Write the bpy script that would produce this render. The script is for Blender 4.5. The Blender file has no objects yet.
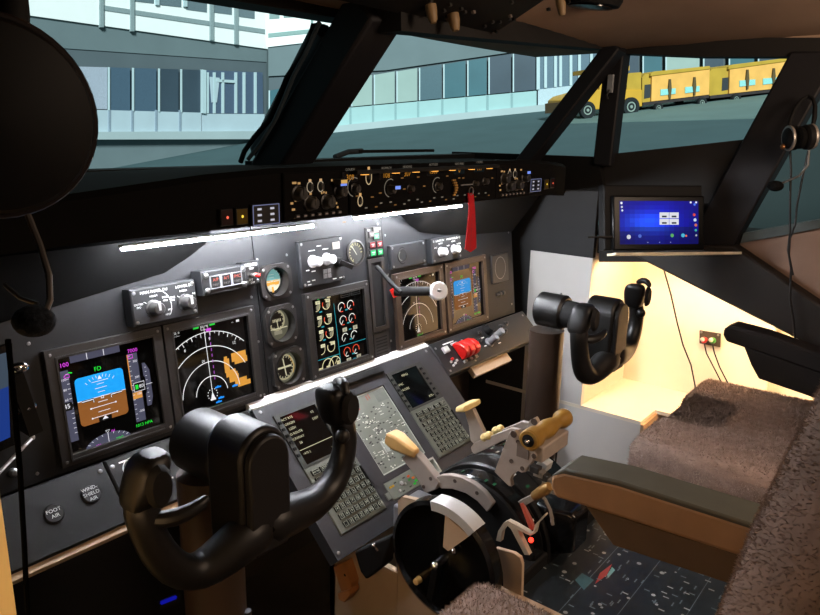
import bpy, bmesh, math, random
from mathutils import Vector as V3
random.seed(7)
SC = bpy.context.scene
C = SC.collection
pi = math.pi
R = math.radians

# ------------------------------------------------------------------ camera
FPX = 695.0
CAM = V3((-1.1234, -1.1030, 1.2658))
yaw, pitch, roll = 0.895466, -0.24465, 0.01766
_f = V3((math.sin(yaw)*math.cos(pitch), math.cos(yaw)*math.cos(pitch), math.sin(pitch)))
_r0 = V3((math.cos(yaw), -math.sin(yaw), 0)); _u0 = _r0.cross(_f)
_r = _r0*math.cos(roll)+_u0*math.sin(roll); _u = -_r0*math.sin(roll)+_u0*math.cos(roll)
cd = bpy.data.cameras.new('camera'); cam = bpy.data.objects.new('camera', cd); C.objects.link(cam)
cd.sensor_width = 36; cd.lens = FPX/820*36; cd.clip_start = .02; cd.clip_end = 500
from mathutils import Matrix
M = Matrix(((_r.x, _u.x, -_f.x, CAM.x), (_r.y, _u.y, -_f.y, CAM.y), (_r.z, _u.z, -_f.z, CAM.z), (0, 0, 0, 1)))
cam.matrix_world = M
SC.camera = cam

def ray(x, y): return _f+_r*((x-410)/FPX)-_u*((y-307.5)/FPX)
def at(x, y, ax, val):
    """where the sight line of a measured image point meets a plane of the cockpit"""
    d = ray(x, y); i = 'xyz'.index(ax); t = (val-CAM[i])/d[i]
    return CAM+d*t

# ------------------------------------------------------------------ materials
def lin(h):
    h = h.lstrip('#'); out = []
    for i in (0, 2, 4):
        c = int(h[i:i+2], 16)/255
        out.append(c/12.92 if c <= .04045 else ((c+.055)/1.055)**2.4)
    return out
_mats = {}
def mat(name, col, rough=.5, metal=0., spec=.5, var=.18, scale=30., bump=0., emit=0.):
    if name in _mats: return _mats[name]
    m = bpy.data.materials.new(name); m.use_nodes = True
    nt = m.node_tree; n = nt.nodes; l = nt.links
    b = n['Principled BSDF']; c = lin(col)
    tc = n.new('ShaderNodeTexCoord'); nz = n.new('ShaderNodeTexNoise')
    nz.inputs['Scale'].default_value = scale; nz.inputs['Detail'].default_value = 4
    l.new(tc.outputs['Object'], nz.inputs['Vector'])
    rp = n.new('ShaderNodeValToRGB')
    rp.color_ramp.elements[0].position = .3; rp.color_ramp.elements[1].position = .7
    rp.color_ramp.elements[0].color = [x*(1-var) for x in c]+[1]
    rp.color_ramp.elements[1].color = [min(1, x*(1+var)) for x in c]+[1]
    l.new(nz.outputs['Fac'], rp.inputs['Fac'])
    l.new(rp.outputs['Color'], b.inputs['Base Color'])
    b.inputs['Roughness'].default_value = rough; b.inputs['Metallic'].default_value = metal
    b.inputs['Specular IOR Level'].default_value = spec
    if bump:
        bp = n.new('ShaderNodeBump'); bp.inputs['Strength'].default_value = bump; bp.inputs['Distance'].default_value = .002
        l.new(nz.outputs['Fac'], bp.inputs['Height']); l.new(bp.outputs['Normal'], b.inputs['Normal'])
    if emit:
        l.new(rp.outputs['Color'], b.inputs['Emission Color']); b.inputs['Emission Strength'].default_value = emit
    _mats[name] = m
    return m
def emi(col, s=1.0):
    name = 'glow_%s_%g' % (col.lstrip('#'), s)
    if name in _mats: return _mats[name]
    m = bpy.data.materials.new(name); m.use_nodes = True
    nt = m.node_tree; b = nt.nodes['Principled BSDF']; c = lin(col)
    b.inputs['Base Color'].default_value = [x*.1 for x in c]+[1]
    b.inputs['Roughness'].default_value = .5; b.inputs['Specular IOR Level'].default_value = .15
    b.inputs['Emission Color'].default_value = c+[1]; b.inputs['Emission Strength'].default_value = s
    _mats[name] = m
    return m

PANELC = mat('console_grey', '2d2d30', .5, 0, .4, .08, 60, .05)
HOOD = mat('hood_black', '090808', .9, 0, .1, .15, 30)
PANEL = mat('panel_grey', '191a1c', .5, 0, .3, .08, 60, .05)
PANEL2 = mat('panel_module_grey', '1b1c1e', .45, 0, .4, .08, 60, .05)
BEZEL = mat('bezel_charcoal', '211f1e', .42, 0, .5, .08, 60, .04)
BLACK = mat('black_plastic', '101010', .38, 0, .5, .15, 40)
BLACKM = mat('matte_black', '0b0a0a', .75, 0, .3, .2, 20)
GLOSSB = mat('gloss_black', '0d0d0d', .16, 0, .5, .1, 20)
SCREEN = mat('screen_glass', '060606', .07, 0, .5, .02, 5)
KNOBW = mat('white_knob', 'b4b4b2', .4, 0, .5, .04, 30)
KNOBG = mat('grey_knob', '77777a', .4, 0, .5, .06, 30)
KNOBD = mat('dark_knob', '2b2a29', .4, 0, .5, .1, 30)
SCREW = mat('screw_steel', '8c8c8c', .35, .9, .5, .1, 200)
STEEL = mat('brushed_steel', 'a8a39d', .4, .6, .5, .1, 90)
CHROME = mat('chrome', 'dddddd', .1, 1, .5, .03, 20)
LEVER = mat('lever_metal', 'a3978d', .5, .2, .4, .06, 60)
TAN = mat('tan_plastic', 'c39a5e', .45, 0, .4, .08, 40)
CREAM = mat('cream_knob', 'dcc283', .45, 0, .4, .06, 40)
LEGEND = mat('legend_white', 'd8d8d4', .6, 0, .3, .03, 20)
RED = mat('red_guard', 'c81a16', .3, 0, .5, .08, 30)
CDUG = mat('cdu_grey', '5a5d55', .55, 0, .4, .08, 50)
CDUK = mat('cdu_key', '0a0b09', .6, 0, .15, .1, 50)
PRINT = mat('printed_panel', '6c7168', .5, 0, .4, .1, 25)
DARKWALL = mat('dark_lining', '211f1e', .75, 0, .3, .1, 10, .1)
POST = mat('post_paint', '17161a', .6, 0, .35, .1, 12, .05)
GREYW = mat('grey_lining', '303031', .8, 0, .3, .06, 14, .08)
WHITEW = mat('white_board', 'cfccc8', .6, 0, .3, .03, 8)
WARMW = mat('cream_board', 'e4dccc', .6, 0, .3, .04, 6)
BROWNW = mat('brown_lining', '8f7768', .85, 0, .2, .08, 12, .1)
CEIL = mat('ceiling_lining', 'a48a76', .9, 0, .2, .08, 6, .15)
WOOD = mat('wood_bare', 'b27a4c', .6, 0, .3, .16, 25, .05)
WOODP = mat('painted_wood', 'b79f85', .65, 0, .3, .06, 10)
ARMF = mat('armrest_wood', '9c7856', .65, 0, .3, .12, 18)
ARMT = mat('green_grey_vinyl', '4c493d', .55, 0, .35, .1, 22, .1)
ARMD = mat('armrest_panel', '5a4732', .7, 0, .3, .1, 15)
ARMB = mat('armrest_black', '1a1512', .6, 0, .3, .1, 15)
FUR = mat('sheepskin_brown_grey', '927e74', .95, 0, .1, .2, 45, .6)
FUR2 = mat('sheepskin_tips', '9a887d', .95, 0, .1, .2, 60)
YOKE = mat('yoke_black', '0e0d0c', .42, 0, .4, .1, 30, .03)
CABLE = mat('cable_black', '151312', .5, 0, .4, .1, 30)
FOAM = mat('foam_black', '101010', .95, 0, .1, .4, 300, .8)
FLOOR = mat('floor_dark', '1c1a19', .8, 0, .2, .2, 12)
RIBBON = mat('red_ribbon', 'b0121c', .7, 0, .3, .1, 60)

# ------------------------------------------------------------------ geometry helpers
class Frame:
    def __init__(s, o, U, Vv):
        s.o = V3(o); s.U = V3(U).normalized(); s.V = V3(Vv).normalized(); s.N = s.U.cross(s.V)
    def P(s, u, v, n=0.): return s.o+s.U*u+s.V*v+s.N*n
    def px(s, x, y):
        d = ray(x, y); k = (s.o-CAM).dot(s.N)/d.dot(s.N); X = CAM+d*k-s.o
        return (X.dot(s.U), X.dot(s.V))
    def poly(s, pts): return [s.px(*q) for q in pts]
    def sub(s, u, v, n=0.): return Frame(s.P(u, v, n), s.U, s.V)
XY = Frame((0, 0, 0), (1, 0, 0), (0, 1, 0))

_txt = {}
def glyphs(t):
    if t in _txt: return _txt[t]
    cu = bpy.data.curves.new('lettering', 'FONT'); cu.body = t; cu.align_x = 'CENTER'; cu.align_y = 'CENTER'; cu.size = 1
    cu.resolution_u = 2
    o = bpy.data.objects.new('lettering', cu); C.objects.link(o)
    dg = bpy.context.evaluated_depsgraph_get(); dg.update()
    me = o.evaluated_get(dg).to_mesh()
    g = ([(v.co.x, v.co.y) for v in me.vertices], [list(p.vertices) for p in me.polygons])
    o.evaluated_get(dg).to_mesh_clear()
    bpy.data.objects.remove(o); bpy.data.curves.remove(cu)
    _txt[t] = g
    return g

class MB:
    def __init__(s): s.v = []; s.f = []; s.mi = []; s.mats = []
    def _m(s, m):
        if m not in s.mats: s.mats.append(m)
        return s.mats.index(m)
    def add(s, vs, fs, m):
        b = len(s.v); k = s._m(m)
        s.v += [V3(x) for x in vs]
        for f in fs: s.f.append([i+b for i in f]); s.mi.append(k)
        return s
    def prism(s, F, poly, n0, n1, m, taper=0.):
        n = len(poly)
        a = [F.P(u, v, n0) for u, v in poly]
        if taper:
            cu = sum(p[0] for p in poly)/n; cv = sum(p[1] for p in poly)/n
            poly = [(cu+(u-cu)*(1-taper), cv+(v-cv)*(1-taper)) for u, v in poly]
        b = [F.P(u, v, n1) for u, v in poly]
        return s.add(a+b, [list(range(n))[::-1], list(range(n, 2*n))]+[[i, (i+1) % n, n+(i+1) % n, n+i] for i in range(n)], m)
    def flat(s, F, poly, n, m):
        return s.add([F.P(u, v, n) for u, v in poly], [list(range(len(poly)))], m)
    def rect(s, F, u0, v0, u1, v1, n, m): return s.flat(F, [(u0, v0), (u1, v0), (u1, v1), (u0, v1)], n, m)
    def fbox(s, F, u0, u1, v0, v1, n0, n1, m, ch=0.):
        """box in a frame, ch = chamfer of the front edge"""
        if not ch: return s.prism(F, [(u0, v0), (u1, v0), (u1, v1), (u0, v1)], n0, n1, m)
        a = [F.P(*q, n0) for q in ((u0, v0), (u1, v0), (u1, v1), (u0, v1))]
        b = [F.P(*q, n1-ch) for q in ((u0, v0), (u1, v0), (u1, v1), (u0, v1))]
        c = [F.P(*q, n1) for q in ((u0+ch, v0+ch), (u1-ch, v0+ch), (u1-ch, v1-ch), (u0+ch, v1-ch))]
        fs = [[3, 2, 1, 0], [8, 9, 10, 11]]
        for k in (0, 4): fs += [[k+i, k+(i+1) % 4, k+4+(i+1) % 4, k+4+i] for i in range(4)]
        return s.add(a+b+c, fs, m)
    def frame(s, F, u0, u1, v0, v1, w, n0, n1, m):
        """rectangular ring"""
        o = [(u0, v0), (u1, v0), (u1, v1), (u0, v1)]; i = [(u0+w, v0+w), (u1-w, v0+w), (u1-w, v1-w), (u0+w, v1-w)]
        vs = [F.P(*q, n0) for q in o]+[F.P(*q, n1) for q in o]+[F.P(*q, n1) for q in i]+[F.P(*q, n0) for q in i]
        fs = []
        for k in range(4):
            j = (k+1) % 4
            fs += [[k, j, 4+j, 4+k], [4+k, 4+j, 8+j, 8+k], [8+k, 8+j, 12+j, 12+k], [12+k, 12+j, j, k]]
        return s.add(vs, fs, m)
    def box(s, c, d, m):
        return s.fbox(Frame(c, (1, 0, 0), (0, 1, 0)), -d[0]/2, d[0]/2, -d[1]/2, d[1]/2, -d[2]/2, d[2]/2, m)
    def bar(s, p0, p1, w, h, m, up=(0, 0, 1), w1=None, h1=None):
        p0 = V3(p0); p1 = V3(p1); t = (p1-p0).normalized(); sd = t.cross(V3(up)).normalized(); u = sd.cross(t)
        w1 = w if w1 is None else w1; h1 = h if h1 is None else h1
        q = lambda p, w, h: [p-sd*w/2-u*h/2, p+sd*w/2-u*h/2, p+sd*w/2+u*h/2, p-sd*w/2+u*h/2]
        return s.add(q(p0, w, h)+q(p1, w1, h1), [[3, 2, 1, 0], [4, 5, 6, 7], [0, 1, 5, 4], [1, 2, 6, 5], [2, 3, 7, 6], [3, 0, 4, 7]], m)
    def tube(s, pts, r, m, n=8, sq=1.):
        pts = [V3(p) for p in pts]; k = len(pts)
        rs = r if isinstance(r, (list, tuple)) else [r]*k
        vs = []; nr = None
        for i, p in enumerate(pts):
            t = (pts[min(i+1, k-1)]-pts[max(i-1, 0)]).normalized()
            if nr is None: nr = t.orthogonal().normalized()
            nr = (nr-t*nr.dot(t)).normalized(); b = t.cross(nr)
            for j in range(n):
                a = 2*pi*j/n; vs.append(p+(nr*math.cos(a)+b*math.sin(a)*sq)*rs[i])
        fs = [[i*n+j, i*n+(j+1) % n, (i+1)*n+(j+1) % n, (i+1)*n+j] for i in range(k-1) for j in range(n)]
        fs += [list(range(n))[::-1], [(k-1)*n+j for j in range(n)]]
        return s.add(vs, fs, m)
    def cyl(s, p0, p1, r0, r1, m, n=20): return s.tube([p0, p1], [r0, r1], m, n)
    def lathe(s, o, ax, prof, m, n=24, cap=True):
        o = V3(o); ax = V3(ax).normalized(); a = ax.orthogonal().normalized(); b = ax.cross(a)
        vs = [o+ax*h+(a*math.cos(2*pi*j/n)+b*math.sin(2*pi*j/n))*max(r, 1e-5) for r, h in prof for j in range(n)]
        k = len(prof)
        fs = [[i*n+j, i*n+(j+1) % n, (i+1)*n+(j+1) % n, (i+1)*n+j] for i in range(k-1) for j in range(n)]
        if cap: fs += [list(range(n))[::-1], [(k-1)*n+j for j in range(n)]]
        return s.add(vs, fs, m)
    def ball(s, c, r, m, n=14, k=8):
        r = r if isinstance(r, (tuple, list)) else (r, r, r); c = V3(c); vs = []
        for i in range(k+1):
            p = pi*i/k
            for j in range(n):
                a = 2*pi*j/n; vs.append(c+V3((r[0]*math.sin(p)*math.cos(a), r[1]*math.sin(p)*math.sin(a), r[2]*math.cos(p))))
        return s.add(vs, [[i*n+j, (i+1)*n+j, (i+1)*n+(j+1) % n, i*n+(j+1) % n] for i in range(k) for j in range(n)], m)
    def stroke(s, F, pts, w, n, m, closed=False):
        k = len(pts); vs = []
        for i, p in enumerate(pts):
            a = pts[(i-1) % k] if closed else pts[max(i-1, 0)]; b = pts[(i+1) % k] if closed else pts[min(i+1, k-1)]
            tx, ty = b[0]-a[0], b[1]-a[1]; L = math.hypot(tx, ty) or 1; nx, ny = -ty/L*w/2, tx/L*w/2
            vs += [F.P(p[0]+nx, p[1]+ny, n), F.P(p[0]-nx, p[1]-ny, n)]
        fs = [[2*i, 2*i+1, 2*((i+1) % k)+1, 2*((i+1) % k)] for i in range(k if closed else k-1)]
        return s.add(vs, fs, m)
    def arc(s, F, u, v, r, a0, a1, w, n, m, k=24):
        """angles clockwise from up, degrees"""
        return s.stroke(F, [(u+r*math.sin(R(a0+(a1-a0)*i/k)), v+r*math.cos(R(a0+(a1-a0)*i/k))) for i in range(k+1)], w, n, m)
    def disc(s, F, u, v, r, n, m, k=24, rv=None):
        rv = r if rv is None else rv
        return s.flat(F, [(u+r*math.cos(2*pi*i/k), v+rv*math.sin(2*pi*i/k)) for i in range(k)], n, m)
    def text(s, F, t, u, v, size, n, m, rot=0.):
        vs, fs = glyphs(t); c, sn = math.cos(rot), math.sin(rot)
        return s.add([F.P(u+(x*c-y*sn)*size, v+(x*sn+y*c)*size, n) for x, y in vs], fs, m)
    def loft(s, rings, m, cap=True):
        n = len(rings[0]); vs = [p for r in rings for p in r]
        fs = [[i*n+j, i*n+(j+1) % n, (i+1)*n+(j+1) % n, (i+1)*n+j] for i in range(len(rings)-1) for j in range(n)]
        if cap: fs += [list(range(n))[::-1], [(len(rings)-1)*n+j for j in range(n)]]
        return s.add(vs, fs, m)
    def fixed(s):
        """turn the faces of closed shapes outward"""
        me = bpy.data.meshes.new('shape'); me.from_pydata([tuple(v) for v in s.v], [], s.f)
        me.polygons.foreach_set('material_index', s.mi)
        return me
    def build(s, name, parent=None, bevel=0., sub=0, angle=35, origin=None, recalc=True):
        root = parent
        while root is not None and root.parent is not None: root = root.parent
        if root is not None: base = root.location.copy()
        else:
            lo = V3([min(v[i] for v in s.v) for i in range(3)]); hi = V3([max(v[i] for v in s.v) for i in range(3)])
            base = V3(origin) if origin else V3(((lo.x+hi.x)/2, (lo.y+hi.y)/2, lo.z))
        me = bpy.data.meshes.new(name)
        me.from_pydata([tuple(v-base) for v in s.v], [], s.f)
        for m in s.mats: me.materials.append(m)
        me.polygons.foreach_set('material_index', s.mi)
        if recalc:
            bm = bmesh.new(); bm.from_mesh(me)
            bmesh.ops.recalc_face_normals(bm, faces=bm.faces[:]); bm.to_mesh(me); bm.free()
        me.shade_smooth(); me.set_sharp_from_angle(angle=R(angle))
        o = bpy.data.objects.new(name, me); C.objects.link(o)
        if parent is None: o.location = base
        else: o.parent = parent
        if bevel:
            b = o.modifiers.new('bevel', 'BEVEL'); b.width = bevel; b.segments = 2; b.limit_method = 'ANGLE'; b.angle_limit = R(40)
        if sub:
            b = o.modifiers.new('subsurf', 'SUBSURF'); b.levels = sub; b.render_levels = sub
        return o

def tag(o, label=None, cat=None, group=None, kind=None):
    if label: o['label'] = label
    if cat: o['category'] = cat
    if group: o['group'] = group
    if kind: o['kind'] = kind
    return o
def thing(name, label, cat, loc, group=None):
    o = bpy.data.objects.new(name, None); C.objects.link(o); o.location = V3(loc); o.empty_display_size = .05
    return tag(o, label, cat, group)
def struct(name, mb, **k): return tag(mb.build(name, **k), kind='structure')

def screws(mb, F, pts, n, r=.0035):
    for u, v in pts: mb.lathe(F.P(u, v, n), F.N, [(r, 0), (r, .0008), (r*.7, .0014), (0, .0014)], SCREW, 10)
def knob(mb, F, u, v, r, h, m, cap=None, n0=0.):
    mb.lathe(F.P(u, v, n0), F.N, [(r*1.25, 0), (r*1.25, h*.12), (r, h*.2), (r*.92, h*.9), (r*.78, h), (0, h)], m, 16)
    mb.fbox(F.sub(u, v, n0), -r*.16, r*.16, -r*.2, r*1.05, h*.15, h*1.06, cap or m)
def legend(mb, F, u, v, w, h, n, m=None): mb.rect(F, u-w/2, v-h/2, u+w/2, v+h/2, n, m or LEGEND)

# ------------------------------------------------------------------ frames of the panels
TL = .1118
MAIN = Frame((0, 0, .72), (1, 0, 0), (0, math.sin(TL), math.cos(TL)))
T45 = R(45)
CDUF = Frame((0, -.02, .712), (1, 0, 0), (0, math.sin(T45), math.cos(T45)))     # v runs down as negative
MCPF = Frame((0, -.25, 0), (1, 0, 0), (0, 0, 1))

# ================================================================== MAIN INSTRUMENT PANEL
T = thing('instrument_panel', 'wide dark grey main instrument panel across the cockpit under the glareshield', 'instrument panel', MAIN.P(0, 0))
m = MB(); m.fbox(MAIN, -.80, -.2225, -.012, .372, -.02, 0, PANEL, .002); m.build('captain_panel', T)
def hole_plate(m, F, u0, u1, v0, v1, holes, n0, n1, mt):
    us = sorted({u0, u1, *[h[0] for h in holes], *[h[1] for h in holes]}); vs = sorted({v0, v1, *[h[2] for h in holes], *[h[3] for h in holes]})
    for a, b in zip(us, us[1:]):
        for c, d in zip(vs, vs[1:]):
            x, y = (a+b)/2, (c+d)/2
            if not any(h[0] < x < h[1] and h[2] < y < h[3] for h in holes): m.fbox(F, a, b, c, d, n0, n1, mt)
m = MB(); hole_plate(m, MAIN, -.2215, .1775, -.012, .372, [(a+.006, b-.006, c+.006, d-.006) for a, b, c, d in ((-.2195, -.1345, .2015, .2755), (-.2175, -.1325, .1005, .187), (-.211, -.1225, .004, .09))], -.02, 0, PANEL); m.build('center_panel', T)
m = MB(); m.fbox(MAIN, .1785, .80, -.012, .372, -.02, 0, PANEL, .002); m.build('first_officer_panel', T)
for u, v in ((-.78, .19), (-.68, .215), (-.24, .215), (-.235, .004), (-.215, .29), (-.135, .29), (.165, .33), (.19, .3), (.19, .2), (.62, .28), (.78, .25), (.78, .02), (-.7, .004), (-.235, .12), (.182, .03), (.118, .05), (.165, .03)):
    m = MB(); screws(m, MAIN, [(u, v)], 0, .003); m.build('screw', T)
# small vent grille below the gear lever
m = MB(); m.fbox(MAIN, .115, .172, -.004, .062, 0, .003, PANEL2, .001)
for i in range(6): legend(m, MAIN, .143, .008+i*.008, .042, .003, .0034, BLACKM)
m.build('speaker_grille', T)
# captain side outer strip with latches
for v in (.02, .07, .12, .165):
    m = MB(); m.lathe(MAIN.P(-.735, v, 0), MAIN.N, [(.007, 0), (.007, .006), (.004, .009), (0, .009)], SCREW, 12)
    m.build('quarter_turn_fastener', T)

def du_base(name, label, u0, w=.2097, h=.2, grp=None, bez=BEZEL):
    t = thing(name, label, 'display', MAIN.P(u0+w/2, 0, 0), grp)
    F = MAIN.sub(u0, 0)
    m = MB(); m.frame(F, .001, w-.001, .001, h-.001, .017, 0, .011, bez)
    m.frame(F, .016, w-.016, .007, h-.014, .004, .011, .0125, bez)
    screws(m, F, [(.009, .009), (w-.009, .009), (.009, h-.009), (w-.009, h-.009)], .011, .0028)
    m.build('bezel', t, bevel=.0012)
    m = MB(); m.fbox(F, .016, w-.016, .008, h-.014, .0005, .004, SCREEN)
    s = m.build('screen', t)
    return t, Frame(F.P(0, 0, .0042), F.U, F.V), s

def pfd(u0, label, k):
    t, F, s = du_base('primary_flight_display', label, u0, bez=BEZEL if k > .8 else mat('bezel_warm_lit', '33271f', .45, 0, .5, .08, 60))  # far bezel coloured brown to carry the warm wall's reflection
    W, H = .2097, .2
    q = lambda a, b: (a*W, b*H)
    P = lambda pts: [q(*x) for x in pts]
    wh, gy, mg, gn = emi('e8e8f0', k), emi('47485a', k), emi('e04ae6', k), emi('22e03c', k)
    m = MB(); m.flat(F, P([(.2, .845), (.614, .845), (.614, .912), (.2, .912)]), .0004, gy)
    for a in (.335, .475): m.stroke(F, P([(a, .848), (a, .91)]), .0012, .0008, wh)
    m.build('mode_annunciator', s)
    m = MB()
    def rr(b0, b1, top):
        r = .035; a0, a1 = .208, .615; out = []
        cs = [(a0+r, b1-r, 180, 90), (a1-r, b1-r, 90, 0)] if top else [(a1-r, b0+r, 0, -90), (a0+r, b0+r, -90, -180)]
        for ca, cb, s0, s1 in cs:
            out += [(ca+r*math.cos(R(s0+(s1-s0)*i/6)), cb+r*math.sin(R(s0+(s1-s0)*i/6))) for i in range(7)]
        return ([(a0, b0)]+out+[(a1, b0)]) if top else ([(a1, b1)]+out+[(a0, b1)])
    m.flat(F, P(rr(.505, .705, True)), .0004, emi('18a0f4', k))
    m.flat(F, P(rr(.287, .505, False)), .0004, emi('8a5526', k))
    c = .411
    m.stroke(F, P([(.208, .505), (.615, .505)]), .0012, .0008, wh)
    for d, w in ((.04, .06), (.075, .1), (.11, .06), (.135, .14)):
        m.stroke(F, P([(c-w/2, .505+d), (c+w/2, .505+d)]), .0009, .0008, wh)
    for d, w in ((.045, .08), (.085, .21), (.13, .1), (.172, .21)):
        m.stroke(F, P([(c-w/2, .505-d), (c+w/2, .505-d)]), .001, .0008, wh)
        if w > .2:
            for g in (-w/2, w/2): m.disc(F, *q(c+g, .505-d), .0016, .0009, wh, 10)
    for a in (-40, -28, -18, -9, 9, 18, 28, 40):
        m.stroke(F, P([(c+.165*math.sin(R(a)), .505+.165*math.cos(R(a))), (c+.19*math.sin(R(a)), .505+.19*math.cos(R(a)))]), .0009, .0008, wh)
    m.flat(F, P([(c-.018, .655), (c+.018, .655), (c, .69)]), .0009, wh)
    m.flat(F, P([(c-.055, .287), (c+.055, .287), (c+.055, .325), (c-.055, .325)]), .0007, emi('050505', k))
    m.flat(F, P([(c-.025, .3), (c+.025, .3), (c, .33)]), .0009, wh)
    for sg in (-1, 1):
        m.stroke(F, P([(c+sg*.17, .497), (c+sg*.075, .497), (c+sg*.075, .47)]), .0042, .0009, emi('050505', k))
        m.stroke(F, P([(c+sg*.17, .497), (c+sg*.075, .497), (c+sg*.075, .47)]), .0016, .001, wh)
    m.frame(F, *[x for x in (q(c-.012, 0)[0], q(c+.012, 0)[0], q(0, .485)[1], q(0, .51)[1])], .001, .0009, .001, wh)
    m.build('attitude_indicator', s, recalc=False)
    m = MB(); m.flat(F, P([(.098, .19), (.173, .19), (.173, .797), (.098, .797)]), .0004, gy)
    for i in range(13): m.stroke(F, P([(.15, .26+i*.042), (.17, .26+i*.042)]), .0008, .0008, wh)
    for b, x in ((.72, '100'), (.635, '80'), (.55, '60')): m.text(F, x, *q(.128, b), .0058, .0009, wh)
    m.flat(F, P([(.09, .46), (.16, .46), (.175, .495), (.16, .53), (.09, .53)]), .001, emi('060606', k))
    m.text(F, '45', *q(.122, .496), .011, .0013, wh)
    m.text(F, '100', *q(.15, .843), .0105, .0008, mg)
    m.stroke(F, P([(.135, .735), (.175, .735), (.175, .762), (.15, .762), (.135, .748)]), .0012, .0012, mg, True)
    m.stroke(F, P([(.17, .775), (.2, .765)]), .002, .0012, gn)
    m.build('speed_tape', s, recalc=False)
    m = MB(); m.flat(F, P([(.67, .178), (.758, .178), (.758, .805), (.67, .805)]), .0004, gy)
    for i in range(14): m.stroke(F, P([(.672, .21+i*.044), (.69, .21+i*.044)]), .0008, .0008, wh)
    m.stroke(F, P([(.668, .48), (.668, .8)]), .0018, .0009, emi('d08a3a', k))
    m.flat(F, P([(.672, .39), (.755, .39), (.755, .45), (.672, .45)]), .0006, emi('d09040', k))
    for b, x in ((.73, '300'), (.585, '200'), (.43, '100'), (.27, '-200')): m.text(F, x, *q(.73, b), .0058, .0009, wh)
    m.flat(F, P([(.69, .455), (.785, .455), (.785, .535), (.69, .535)]), .001, emi('060606', k))
    m.stroke(F, P([(.69, .455), (.785, .455), (.785, .535), (.69, .535)]), .001, .0011, wh, True)
    m.flat(F, P([(.702, .475), (.728, .475), (.728, .515), (.702, .515)]), .0013, gn)
    m.text(F, '80', *q(.757, .495), .009, .0013, wh)
    m.text(F, '7000', *q(.722, .828), .0095, .0008, mg)
    m.stroke(F, P([(.675, .765), (.675, .795), (.715, .795), (.715, .765)]), .0014, .001, mg, True)
    m.text(F, '1013 HPA', *q(.735, .145), .008, .0008, gn)
    m.build('altitude_tape', s, recalc=False)
    m = MB(); m.flat(F, P([(.79, .296), (.828, .296), (.85, .37), (.85, .62), (.816, .695), (.79, .695), (.79, .58), (.802, .56), (.802, .43), (.79, .41)]), .0004, gy)
    for i in range(9): m.stroke(F, P([(.806, .34+i*.039), (.82, .34+i*.039)]), .0008, .0008, wh)
    m.stroke(F, P([(.8, .496), (.86, .496)]), .001, .0009, wh)
    m.build('vertical_speed_scale', s, recalc=False)
    m = MB(); r = .26; cb = .058-.145
    pts = [(c+.2*math.sin(R(a))*1.02, .06+.112*math.cos(R(a))) for a in range(-90, 91, 10)]
    m.flat(F, P(pts), .0004, gy)
    for a in range(-75, 76, 15):
        m.stroke(F, P([(c+.2*math.sin(R(a)), .06+.11*math.cos(R(a))), (c+.178*math.sin(R(a)), .06+.095*math.cos(R(a)))]), .0009, .0008, wh)
    m.stroke(F, P([(c, .06), (c, .172)]), .001, .0008, wh)
    m.stroke(F, P([(c-.018, .195), (c+.018, .195), (c, .172)]), .0011, .0009, wh, True)
    m.text(F, '1H', *q(c+.045, .175), .006, .0009, mg); m.text(F, '074', *q(c-.09, .085), .006, .0009, mg); m.text(F, 'MAG', *q(c+.095, .095), .006, .0009, gn)
    m.build('heading_arc', s, recalc=False)
    m = MB(); m.text(F, 'FD', *q(.408, .745), .0105, .0006, gn); m.build('flight_director_flag', s, recalc=False)
    return t

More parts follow.
